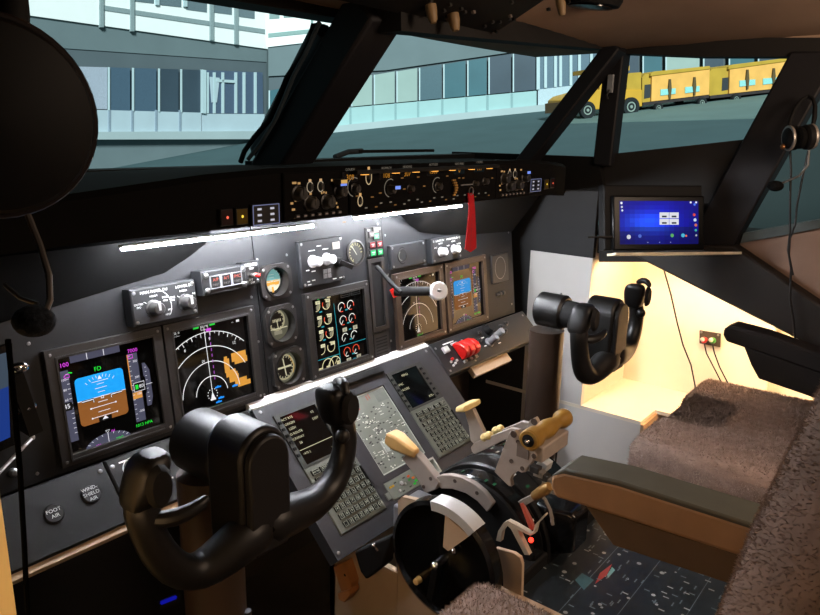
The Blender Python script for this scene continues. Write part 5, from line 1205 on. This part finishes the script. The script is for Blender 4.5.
# small start lever with brass rod
F = qp(-.12); m = MB(); m.prism(F, F.poly(s6([(250, 108), (325, 70), (338, 80), (340, 98), (285, 130), (262, 118)])), -.01, .004, STEEL); sl = m.build('start_lever', t, bevel=.001)
a, b = at(*s6([(328, 83)])[0], 'x', -.122), at(*s6([(408, 32)])[0], 'x', -.122); m = MB(); m.tube([a, a.lerp(b, .3), a.lerp(b, .75), b], [.008, .009, .0105, .008], mat('brass_rod', '94713c', .4, .3), 12); m.build('brass_grip', sl)
m = MB(); m.tube([at(*q, 'x', -.124) for q in s6([(265, 118), (285, 160), (305, 205), (322, 250)])], [.004, .005, .006, .006], mat('red_strap', 'a84436', .5), 8); m.build('red_strap', sl)
# spring bracket
F = qp(-.15); m = MB(); m.prism(F, F.poly(s6([(140, 305), (150, 258), (178, 215), (200, 205), (240, 225), (292, 255), (312, 270), (328, 265), (340, 222), (388, 172), (392, 180), (350, 222), (338, 270), (315, 280), (290, 270), (245, 245), (310, 380), (285, 378), (215, 245), (195, 228), (172, 258), (162, 312)])), -.006, .004, mat('bracket_pale', 'b4a894', .5, 0, .4)); m.build('spring_bracket', t)
m = MB(); m.ball(at(531, 540, 'x', -.157), .0045, emi('ff2a1c', 6), 10, 6); m.build('red_indicator', t)
# side guard plate
F = qp(-.185); m = MB(); m.prism(F, F.poly(s6([(135, 345), (230, 372), (262, 395), (272, 430), (265, 700), (180, 700), (172, 470)])), -.005, .003, WOODP); m.build('guard_plate', t, bevel=.001)
# far side: flap gate, white blocks
F = qp(.0); m = MB(); m.prism(F, F.poly(s6([(395, 60), (470, 95), (560, 112), (592, 130), (602, 160), (590, 320), (430, 330), (380, 200)])), -.01, .05, GLOSSB); m.build('flap_housing', t, bevel=.006)
m = MB()
for q in ((365, 335, 400, 385), ):
    pass
F = qp(-.06); m.prism(F, F.poly(s5([(370, 295), (412, 325), (400, 362), (345, 330)])), -.012, .012, KNOBW); m.build('white_block', t, bevel=.001)
m = MB()
for i, (x, y) in enumerate(((335, 355), (355, 375), (380, 395), (400, 415), (420, 440), (440, 465), (455, 455))): F = qp(-.104+.002*i); u, v = F.px(*s5([(x, y)])[0]); m.fbox(F, u-.009, u+.009, v-.006, v+.006, -.008, .006, STEEL if i % 2 else KNOBD, .001)
m.build('flap_gate', t)
F = qp(-.112); m = MB(); m.stroke(F, F.poly(s5([(355, 475), (385, 510), (410, 560), (425, 610)])), .006, .0, STEEL); m.tube([at(*q, 'x', -.113) for q in s5([(350, 470), (385, 510), (412, 565), (425, 640)])], .003, STEEL, 6); m.build('flap_rail', t)
# trim wheels
for x, s_ in ((-.225, -1),):
    c = at(445, 558, 'x', -.225); c = V3((x, c.y, c.z)); r = .112
    m = MB(); m.lathe(c+V3((-s_*.016, 0, 0)), (s_, 0, 0), [(.1, 0), (r, .004), (r, .028), (r*.93, .032), (r*.9, .024), (.03, .020), (.02, .024), (0, .024)], GLOSSB, 56); w = m.build('trim_wheel', t)
    if s_ < 0:
        G = Frame(c+V3((-.0075, 0, 0)), (0, -1, 0), (0, 0, 1))
        m = MB(); an = [R(a) for a in range(-12, 39, 5)]
        ri, ro = r*.86, r*1.012
        pts = [(ro*math.sin(a), ro*math.cos(a)) for a in an]+[(ri*math.sin(a), ri*math.cos(a)) for a in an[::-1]]
        m.prism(G, pts, -.024, .010, KNOBW); m.build('white_segment', w)
        m = MB(); m.prism(G, [(r*.84*math.sin(R(4)), r*.84*math.cos(R(4))), (r*.84*math.sin(R(38)), r*.84*math.cos(R(38))), (r*.28*math.sin(R(30)), r*.28*math.cos(R(30))), (r*.28*math.sin(R(8)), r*.28*math.cos(R(8)))], .0, .006, WOODP); m.build('pale_wedge', w)
        m = MB(); m.tube([G.P(0, 0, .0), G.P(0, 0, .02)], .008, CHROME, 14); m.ball(G.P(0, 0, .022), .0085, CHROME, 14, 8); m.build('chrome_hub', w)
        m = MB(); m.ball(G.P(.028, .032, .006), .006, CHROME, 10, 6); m.build('chrome_bolt', w)
        m = MB(); m.bar(G.P(0, 0, .014), G.P(-.012, -.075, .014), .012, .014, BLACK, G.N); m.cyl(G.P(-.05, -.062, .0), G.P(-.05, -.062, .012), .007, .006, TAN, 12); m.build('folding_handle', w)

# ================================================================== SEATS
def fur(m, surf, n, ln, rnd, wd=1.):
    """short wool tufts: surf(a, b) -> point, normal"""
    for i in range(n):
        p, nn = surf(rnd.random(), rnd.random())
        d = (nn+V3((rnd.uniform(-.7, .7), rnd.uniform(-.7, .7), rnd.uniform(-.6, .3)))).normalized()
        s = d.orthogonal().normalized(); s = (s*math.cos(i)+d.cross(s)*math.sin(i))*rnd.uniform(.0009, .002)*wd
        L = ln*rnd.uniform(.5, 1.2)
        m.add([p-s, p+s, p+d*L], [[0, 1, 2]], FUR2 if i % 3 else FUR)
def fur_on_mesh(o, name, parent, n, ln, seed, wd=1.):
    rnd = random.Random(seed); me = o.data; me.calc_loop_triangles()
    base = o.parent.location if o.parent else o.location
    tri = [(t_.area, [me.vertices[i].co.copy() for i in t_.vertices], t_.normal.copy()) for t_ in me.loop_triangles]
    acc = []; s = 0
    for a, _, _ in tri: s += a; acc.append(s)
    import bisect
    m = MB()
    def surf(a, b):
        k = min(bisect.bisect(acc, a*s), len(tri)-1); _, (p, q, r_), nn = tri[k]
        c = rnd.random(); 
        if b+c > 1: b, c = 1-b, 1-c
        return base+p+(q-p)*b+(r_-p)*c, nn
    fur(m, surf, n, ln, rnd, wd)
    return m.build(name, parent, recalc=False)
def grid_solid(poly, z0, z1, rad, step=.02):
    """cushion: polygon in plan, top edge rounded by rad"""
    return poly
def seat(cx, zt, label, arm_specs, backlabel=None, notch=True):
    t = thing('pilot_seat', label, 'seat', (cx, -.85, 0))
    w = .275; yf = -.59; yb = -1.02
    # fleece cushion: U shaped in plan with a notch for the control column, rounded edges
    pl = [(cx-w, yb), (cx-w, yf-.02), (cx-w+.02, yf), (cx-.095, yf), (cx-.08, yf-.015), (cx-.075, yf-.10), (cx-.06, yf-.118), (cx+.06, yf-.118), (cx+.075, yf-.10), (cx+.08, yf-.015), (cx+.095, yf), (cx+w-.02, yf), (cx+w, yf-.02), (cx+w, yb)][::-1]
    def inset(d):
        n = len(pl); out = []
        for i in range(n):
            p, q, r_ = [V3((*pl[(i+k) % n], 0)) for k in (-1, 0, 1)]
            a = (q-p).normalized(); b = (r_-q).normalized(); na = V3((-a.y, a.x, 0)); nb = V3((-b.y, b.x, 0))
            k = (na+nb); k = k/max(k.dot(na), .3) if k.length > 1e-6 else na
            out.append((q.x-k.x*d*-1, q.y-k.y*d*-1))
        return out
    ar = sum(pl[i][0]*pl[(i+1) % len(pl)][1]-pl[(i+1) % len(pl)][0]*pl[i][1] for i in range(len(pl)))
    sg = 1 if ar > 0 else -1
    rings = []
    for d, z in ((.012, zt-.13), (0, zt-.115), (0, zt-.03), (.006, zt-.015), (.016, zt-.004), (.028, zt)): rings.append([V3((x, y, z)) for x, y in inset(d*sg)])
    m = MB(); m.loft(rings, FUR); cu_ = m.build('fleece_cushion', t, angle=80)
    fo = fur_on_mesh(cu_, 'fleece_pile', cu_, 70000, .0065, int(cx*100)+50, .55); fo['kind'] = 'stuff'
    # backrest, superellipse in plan, leaning back
    m = MB(); rings = []
    for z in (zt-.02, zt+.1, zt+.25, zt+.4, zt+.52, zt+.6, zt+.63):
        k = 1 if z < zt+.5 else (.93 if z < zt+.61 else .75)
        yc = -1.045-(z-zt)*.18; hx, hy = .215*k, .10*k
        ring = []
        for j in range(28):
            a = 2*pi*j/28; c, s_ = math.cos(a), math.sin(a)
            ring.append(V3((cx*.94+hx*math.copysign(abs(c)**.6, c), yc+hy*math.copysign(abs(s_)**.7, s_), z)))
        rings.append(ring)
    m.loft(rings, FUR); bk = m.build('fleece_backrest', t, angle=80)
    fo = fur_on_mesh(bk, 'fleece_pile', bk, 130000 if cx < 0 else 30000, .003 if cx < 0 else .0045, int(cx*100)+90, .22 if cx < 0 else .4); fo['kind'] = 'stuff'
    m = MB(); m.box((cx, -.86, zt-.16), (.46, .44, .05), BLACK); m.build('seat_pan', t, bevel=.008)
    m = MB(); m.box((cx, -.86, (zt-.185)/2), (.3, .32, zt-.185), BLACKM); m.build('seat_base', t, bevel=.01)
    for x0, x1, zt_, ytip, top, side, plate, drop, slp in arm_specs:
        m = MB(); n = [V3((x, y, z)) for x, y, z in ()]
        P2 = [(ytip, zt_-.012), (ytip-.02, zt_), (ytip-.1, zt_+.004), (ytip-.42, zt_-.012), (ytip-.42, zt_-.052), (ytip-.1, zt_-.045), (ytip-.01, zt_-.045), (ytip, zt_-.03)]
        F = Frame(((x0+x1)/2, 0, 0), (0, -1, 0), (0, 0, 1)); h = abs(x1-x0)/2
        m.prism(F, [(-y, z+(y-ytip)*slp) for y, z in P2], -h, h, side); a = m.build('armrest', t, bevel=.006)
        m = MB(); P3 = [(ytip+.001, zt_-.014), (ytip-.02, zt_+.004), (ytip-.1, zt_+.008), (ytip-.42, zt_-.008), (ytip-.42, zt_-.016), (ytip-.1, zt_-.002), (ytip-.02, zt_-.006)]
        m.prism(F, [(-y, z+(y-ytip)*slp) for y, z in P3], -h-.002, h-.001, top); m.build('armrest_pad', a, bevel=.003)
        m = MB(); P4 = [(ytip-.055, zt_-.045), (ytip-.42, zt_-.05), (ytip-.42, zt_-drop), (ytip-.1, zt_-drop), (ytip-.078, zt_-drop*.75)]
        m.prism(F, [(-y, z+(y-ytip)*slp) for y, z in P4], -h*.8, h*.86, plate); m.build('armrest_panel', a, bevel=.002)
    return t
seat(-.575, .60, 'near pilot seat in brown grey sheepskin with a wood sided green grey armrest', [(-.275, -.215, .80, -.69, ARMT, ARMF, ARMD, .092, -.06), (-.93, -.875, .795, -.95, ARMT, ARMF, ARMD, .1, 0)])
seat(.575, .62, 'far pilot seat in brown grey sheepskin with a notched cushion and black armrest', [(.79, .85, .79, -.64, ARMB, ARMB, ARMB, .115, .15)])

# ================================================================== TABLET, SOCKETS, CABLES, HEADSETS
tn = V3((-.66, -.72, 0)).normalized(); tu = V3((.72, -.66, 0)).normalized(); tv = (V3((0, 0, 1))-tn*.22).normalized()
TB = Frame((.765, -.440, 1.037), tu, tv)
t = thing('tablet', 'black tablet with a glowing blue home screen above the lit side recess', 'tablet', TB.P(0, -.1))
sc = [TB.px(*q) for q in ((617.5, 202), (695.5, 200), (701, 242.7), (622, 245.6))]
su0 = (sc[0][0]+sc[3][0])/2; su1 = (sc[1][0]+sc[2][0])/2; sv1 = (sc[0][1]+sc[1][1])/2; sv0 = (sc[2][1]+sc[3][1])/2
bz = .019
m = MB(); m.fbox(TB, su0-bz, su1+bz, sv0-.017, sv1+.015, -.012, 0, mat('tablet_black', '0c0c0c', .3, 0, .15, .05, 20), .003); m.build('body', t, bevel=.002)
TF = Frame(TB.P(su0, sv0, .0006), TB.U, TB.V); W, H = su1-su0, sv1-sv0
m = MB(); nx_, ny_ = 16, 10
for i in range(nx_):
    for j in range(ny_):
        a, b = (i+.5)/nx_, (j+.5)/ny_; g = math.exp(-((a-.36)**2*9+(b-.52)**2*14)); base = .32+.25*(1-abs(a-.5))
        if b < .32+.1*math.sin(a*3): base *= .7
        r_ = int(6+22*g); gg = int(10+66*g); bb = int(min(255, 255*(base*.95+.4*g)))
        m.rect(TF, W*i/nx_, H*j/ny_, W*(i+1)/nx_, H*(j+1)/ny_, 0, emi('%02x%02x%02x' % (r_//4*4, gg//6*6, bb//8*8), 1.5))
s = m.build('screen', t, recalc=False)
m = MB(); q = lambda a, b: (a*W, b*H)
for a, b in ((.5, .6), (.625, .6), (.5, .45), (.625, .45)): m.rect(TF, *q(a, b), *q(a+.12, b+.135), .0006, emi('d8dce4', 1)); m.rect(TF, *q(a+.03, b+.02), *q(a+.09, b+.06), .0008, emi('2c3440', 1))
m.build('screen_widget', s, recalc=False)
for a, b, c, r_ in ((.11, .17, 'c8ccd8', .006), (.25, .19, '4a66c8', .005), (.66, .2, '58a860', .005), (.8, .2, '48b0d8', .0055), (.84, .19, 'e0704a', .003), (.95, .92, '4a78f0', .0035), (.945, .68, 'd04838', .004), (.955, .56, 'c0d0e8', .0045), (.965, .44, 'c86a50', .004), (.965, .32, '3aa89a', .0035), (.97, .2, '9aa6b4', .003), (.02, .95, 'dfe4f0', .0035), (.025, .86, 'c8d0e0', .003), (.03, .78, 'c8d8e8', .003), (.9, .97, 'dfe4f0', .003), (.97, .97, 'dfe4f0', .003), (.35, .04, '8a98d0', .0016), (.5, .04, '8a98d0', .0016), (.64, .04, '8a98d0', .0016)):
    m = MB(); m.disc(TF, a*W, b*H, r_, .0006, emi(c, 1), 12); m.build('app_icon', s, recalc=False)
m = MB(); m.bar(TB.P(0, 0, -.03), V3((.965, -.33, 1.06)), .06, .08, BLACKM); m.fbox(TB, su0-.04, su1+.02, sv0-.015, sv1+.045, -.045, -.013, BLACKM, .004); m.build('holder', t)
m = MB(); a, b = TB.px(615, 253.5), TB.px(747, 250.5); m.fbox(TB, a[0], b[0]-.02, a[1]-.005, a[1]+.002, -.05, .006, mat('ledge_cream', 'e4d8bc', .5)); m.build('support_ledge', t)
m = MB(); p_ = TB.P(su0-bz, (sv0+.02), -.006); m.tube([p_, p_-TB.U*.02, p_-TB.U*.045+V3((0, 0, .001)), p_-TB.U*.07], [.004, .004, .0025, .002], CABLE, 8); m.build('power_plug', t)
t = thing('tablet_cable', 'thin dark cable hanging from the tablet across the lit cream wall', 'cable', at(690, 380, 'x', 1.3))
m = MB(); m.tube([at(660, 253, 'x', 1.0), at(664, 270, 'x', 1.08), at(671, 295, 'x', 1.2), at(677, 322, 'x', 1.31), at(683, 345, 'x', 1.315), at(691, 365, 'x', 1.315), at(695, 385, 'x', 1.315), at(697, 410, 'x', 1.31)], .0028, CABLE, 8); m.build('wire', t)
m = MB(); c = at(657, 254, 'x', .985); m.box(c, (.02, .02, .012), mat('plug_brown', '7a5c40', .5)); m.build('plug', t)
# headset socket plate
SF = Frame((1.322, 0, 0), (0, -1, 0), (0, 0, 1))
t = thing('headset_socket_plate', 'dark socket plate with a red and a green jack on the lit wall', 'socket', at(710, 345, 'x', 1.322))
pl = SF.poly([(700, 330), (721, 333.5), (720.5, 347), (700, 343)]); m = MB(); m.prism(SF, pl, -.001, .006, mat('socket_plate', '3a3129', .5)); screws(m, SF, [((pl[0][0]*.9+pl[1][0]*.1), pl[0][1]*.88+pl[3][1]*.12), ((pl[0][0]*.1+pl[1][0]*.9), pl[1][1]*.88+pl[2][1]*.12)], .006, .004); m.build('plate', t)
for px_, c in (((705, 339.5), 'c83a3a'), ((713.5, 340), '3f8a3c')):
    u, v = SF.px(*px_); m = MB(); m.lathe(SF.P(u, v, .006), SF.N, [(.011, 0), (.011, .004), (.009, .012), (0, .014)], mat('jack_'+c, c, .4), 14); m.ball(SF.P(u-.003, v+.004, .02), .008, KNOBW, 10, 6); m.build('jack', t)
for k, (x0, x1) in enumerate(((706, 725), (714, 731))):
    m = MB(); m.tube([SF.P(*SF.px(x0, 342), .02), SF.P(*SF.px(x0+2, 352), .018), SF.P(*SF.px(x0+(7 if k else 9), 366), .016), SF.P(*SF.px(x1, 386), .014), SF.P(*SF.px(x1+8, 400), .012)], .0025, CABLE, 8)
    tag(m.build('jack_cable'), ('thin black cable plugged into the red jack on the lit wall', 'thin black cable plugged into the green jack on the lit wall')[k], 'cable')
# far headset on the slanted post
t = thing('headset', 'black headset hanging on the far heavy slanted post with its microphone below', 'headset', at(800, 140, 'x', .9))
for k, px_ in enumerate(((792, 138), (808, 137))):
    c = at(*px_, 'x', .9); ax_ = V3((.6, -.75, .1)).normalized()*(-1 if k == 0 else 1)
    m = MB(); m.lathe(c-ax_*.012, ax_, [(.025, 0), (.031, .005), (.031, .017), (.025, .025), (.013, .029), (0, .03)], BLACKM, 22); cup = m.build('ear_cup', t)
    m = MB(); m.lathe(c-ax_*.03, ax_, [(.022, 0), (.0275, .005), (.0275, .014), (.022, .018)], FOAM, 22); m.build('ear_pad', cup)
    m = MB(); m.ball(c+ax_*.02-V3((0, 0, .02)), .007, mat('copper_screw', 'a87850', .3, .8), 10, 6); m.lathe(c+ax_*.005, ax_, [(.0313, 0), (.032, .003), (.0313, .006)], STEEL, 24); m.build('metal_ring', cup)
c0, c1_ = at(788, 132, 'x', .91), at(812, 130, 'x', .91)
m = MB(); m.tube([c0, c0+V3((.02, .0, .06)), (c0+c1_)/2+V3((.05, 0, .1)), c1_+V3((.02, -.0, .06)), c1_], .007, BLACKM, 8); m.build('headband', t, sub=1)
m = MB(); m.tube([at(x, y, 'x', .9) for x, y in ((809, 150), (808, 165), (799, 176), (785, 182), (782, 183))], .0028, mat('boom_metal', '7a7672', .4, .5), 8); m.build('boom', t)
m = MB(); m.ball(at(775.5, 186, 'x', .9), (.017, .02, .014), FOAM, 14, 10); m.build('foam_microphone', t)
m = MB(); m.tube([at(x, y, 'x', .93) for x, y in ((790, 148), (791, 170), (790, 200), (790, 232), (788, 250), (791, 268), (790, 300), (793, 318), (796, 345))], .0028, CABLE, 8); m.tube([at(x, y, 'x', .93) for x, y in ((809, 148), (803, 175), (797, 205), (795, 225), (790, 238), (789, 255), (793, 275))], .0025, CABLE, 8); m.build('cable', t)
# near headset in the upper corner, ear cup facing the camera
def nr(x, y, d): return CAM+ray(x, y)*d
t = thing('headset', 'large dark headset ear cup hanging close to the camera in the upper corner', 'headset', nr(10, 118, .46))
ax_ = -(ray(25, 118)).normalized(); ax_ = (ax_+V3((.22, -.25, -.04))).normalized(); c = nr(-9, 117, .46)
m = MB(); m.lathe(c-ax_*.03, ax_, [(.05, 0), (.062, .006), (.0655, .018), (.0655, .034), (.06, .044), (.045, .05), (.0, .053)], mat('headset_shell', '060505', .6, 0, .2, .1, 20), 48); cup = m.build('ear_cup', t)
m = MB(); m.lathe(c+ax_*.0, ax_, [(.0655, 0), (.0668, .002), (.0668, .006), (.0655, .008)], mat('headset_rim', '1c1310', .35, .3), 48); m.build('rim', cup)
m = MB(); m.tube([c-ax_*.03+V3((-.02, .05, -.0)), c-ax_*.05+V3((0, .01, 0))], .05, FOAM, 20); m.build('ear_pad', cup)
m = MB(); m.tube([nr(12, 40, .47), nr(13, 12, .475), nr(10, -20, .48), nr(-10, -80, .49)], .0105, BLACKM, 12); m.build('headband', t)
m = MB(); m.tube([nr(28, 215, .47), nr(40, 245, .47), nr(49, 275, .46), nr(50, 300, .46), nr(46, 310, .455)], .0022, mat('boom_grey', '55504c', .4, .3), 8); m.tube([nr(5, 285, .47), nr(20, 298, .465), nr(38, 304, .46)], .0015, CABLE, 6); m.build('boom', t)
m = MB(); m.ball(nr(34, 321, .455), (.013, .015, .0105), mat('foam_blue_grey', '22262c', .95, 0, .1, .4, 300, .8), 16, 10); m.build('foam_microphone', t)
m = MB(); m.tube([nr(8, 340, .5), nr(14, 400, .52), nr(20, 470, .54), nr(24, 540, .56), nr(28, 625, .58)],   .0022, mat('cable_dark', '030303', .9, 0, .02), 8); m.build('cable', t)

# near side electronic tablet and chart clip at the edge of the picture
EF = Frame((-.79, -.155, .86), V3((.75, .66, 0)), V3((-.05, .05, 1)))
t = thing('side_tablet', 'tablet with a blue landscape screen cut off at the near panel edge', 'tablet', at(2, 440, 'y', -.16))
p = [at(x, y, 'y', -.16) for x, y in ((-60, 470), (10, 437), (7, 352), (-60, 372))]
SF2 = Frame(p[1], p[1]-p[0], p[2]-p[1]); SF2 = Frame(p[1], (1, 0, 0), (0, .1, 1))
uv = [SF2.px(x, y) for x, y in ((-60, 470), (10, 437), (7, 352), (-60, 372))]
m = MB(); m.prism(SF2, [(uv[0][0], uv[0][1]-.01), (uv[1][0]+.008, uv[1][1]-.012), (uv[2][0]+.008, uv[2][1]+.01), (uv[3][0], uv[3][1]+.01)], -.01, 0, GLOSSB); m.build('body', t)
mid = [(uv[0][0]*.4+uv[3][0]*.6, uv[0][1]*.4+uv[3][1]*.6), (uv[1][0]*.4+uv[2][0]*.6, uv[1][1]*.4+uv[2][1]*.6)]
m = MB(); m.flat(SF2, [uv[0], uv[1], mid[1], mid[0]], .0008, emi('1c3c8c', .8)); m.flat(SF2, [mid[0], mid[1], uv[2], uv[3]], .0008, emi('4a5a6c', .6)); m.build('screen', t, recalc=False)
t = thing('chart_clip', 'black and chrome spring clip holding charts at the near panel edge', 'clip', at(22, 420, 'y', -.06))
m = MB(); m.bar(at(8, 382, 'y', -.05), at(20, 412, 'y', -.05), .012, .012, mat('copper_clip', '8a5c3c', .3, .7)); m.build('copper_spring', t)
for q in ((19, 368), (27, 408)):
    m = MB(); c = at(*q, 'y', -.06); m.ball(c, (.014, .008, .009), CHROME, 12, 8); m.build('chrome_screw', t)
m = MB(); m.bar(at(10, 372, 'y', -.045), at(30, 430, 'y', -.045), .045, .02, BLACKM); m.build('clip_body', t)
t = thing('stylus_rod', 'thin steel rod leaning beside the cut off tablet at the near edge', 'rod', at(2, 472, 'y', -.1))
m = MB(); m.tube([at(-6, 478, 'y', -.1), at(32, 438, 'y', -.04)], .0028, STEEL, 8); m.build('shaft', t)
m = MB(); m.ball(at(32.5, 437.5, 'y', -.04), .004, STEEL, 8, 6); m.build('tip', t)
# blue light on the floor under the near panel
t = thing('floor_light', 'tiny blue indicator light in the dark footwell below the near yoke', 'light', at(170, 601, 'y', .1))
m = MB(); m.bar(at(161, 603, 'y', .1), at(176, 597, 'y', .1), .006, .006, emi('1c22e0', .35)); m.build('lamp', t)
m = MB(); m.bar(at(158, 606, 'y', .11), at(179, 597, 'y', .11), .014, .014, BLACKM); m.build('lamp_case', t)

# ================================================================== LIGHT
w = bpy.data.worlds.new('world'); SC.world = w; w.use_nodes = True
bg = w.node_tree.nodes['Background']; bg.inputs[0].default_value = (*lin('8fb0b4'), 1); bg.inputs[1].default_value = .28
sd = bpy.data.lights.new('sun', 'SUN'); so = bpy.data.objects.new('sun', sd); C.objects.link(so)
sd.energy = 4.8; sd.color = (.84, 1, 1); sd.angle = R(12)
so.rotation_euler = V3((hf.x*.9-hr.x*.12, hf.y*.9-hr.y*.12, -.5)).to_track_quat('-Z', 'Y').to_euler()
def area(name, loc, tgt, size, en, col):
    l = bpy.data.lights.new(name, 'AREA'); l.energy = en; l.color = col; l.size = size
    o = bpy.data.objects.new(name, l); C.objects.link(o); o.location = loc; o.rotation_euler = (V3(tgt)-V3(loc)).to_track_quat('-Z', 'Y').to_euler()
    return o
area('board_fill', (.42, -.10, 1.075), (.97, -.06, .80), .05, 2.6, (.93, .96, 1))  # extra light added at the strip's end to brighten the white side board
area('seat_fill', (-.1, -1.35, 1.78), (.4, -.75, .6), .3, 6.0, (1, .76, .56))  # unseen warm light added to lift the seats and levers
area('ceiling_fill', (.1, -1.95, 1.55), (.9, -.6, 1.45), .4, 13.0, (1, .74, .54))  # unseen warm light added aft for the ceiling and brown side lining
SC.view_settings.view_transform = 'Standard'; SC.view_settings.look = 'None'; SC.view_settings.exposure = 0; SC.view_settings.gamma = 1
SC.view_settings.use_curve_mapping = False
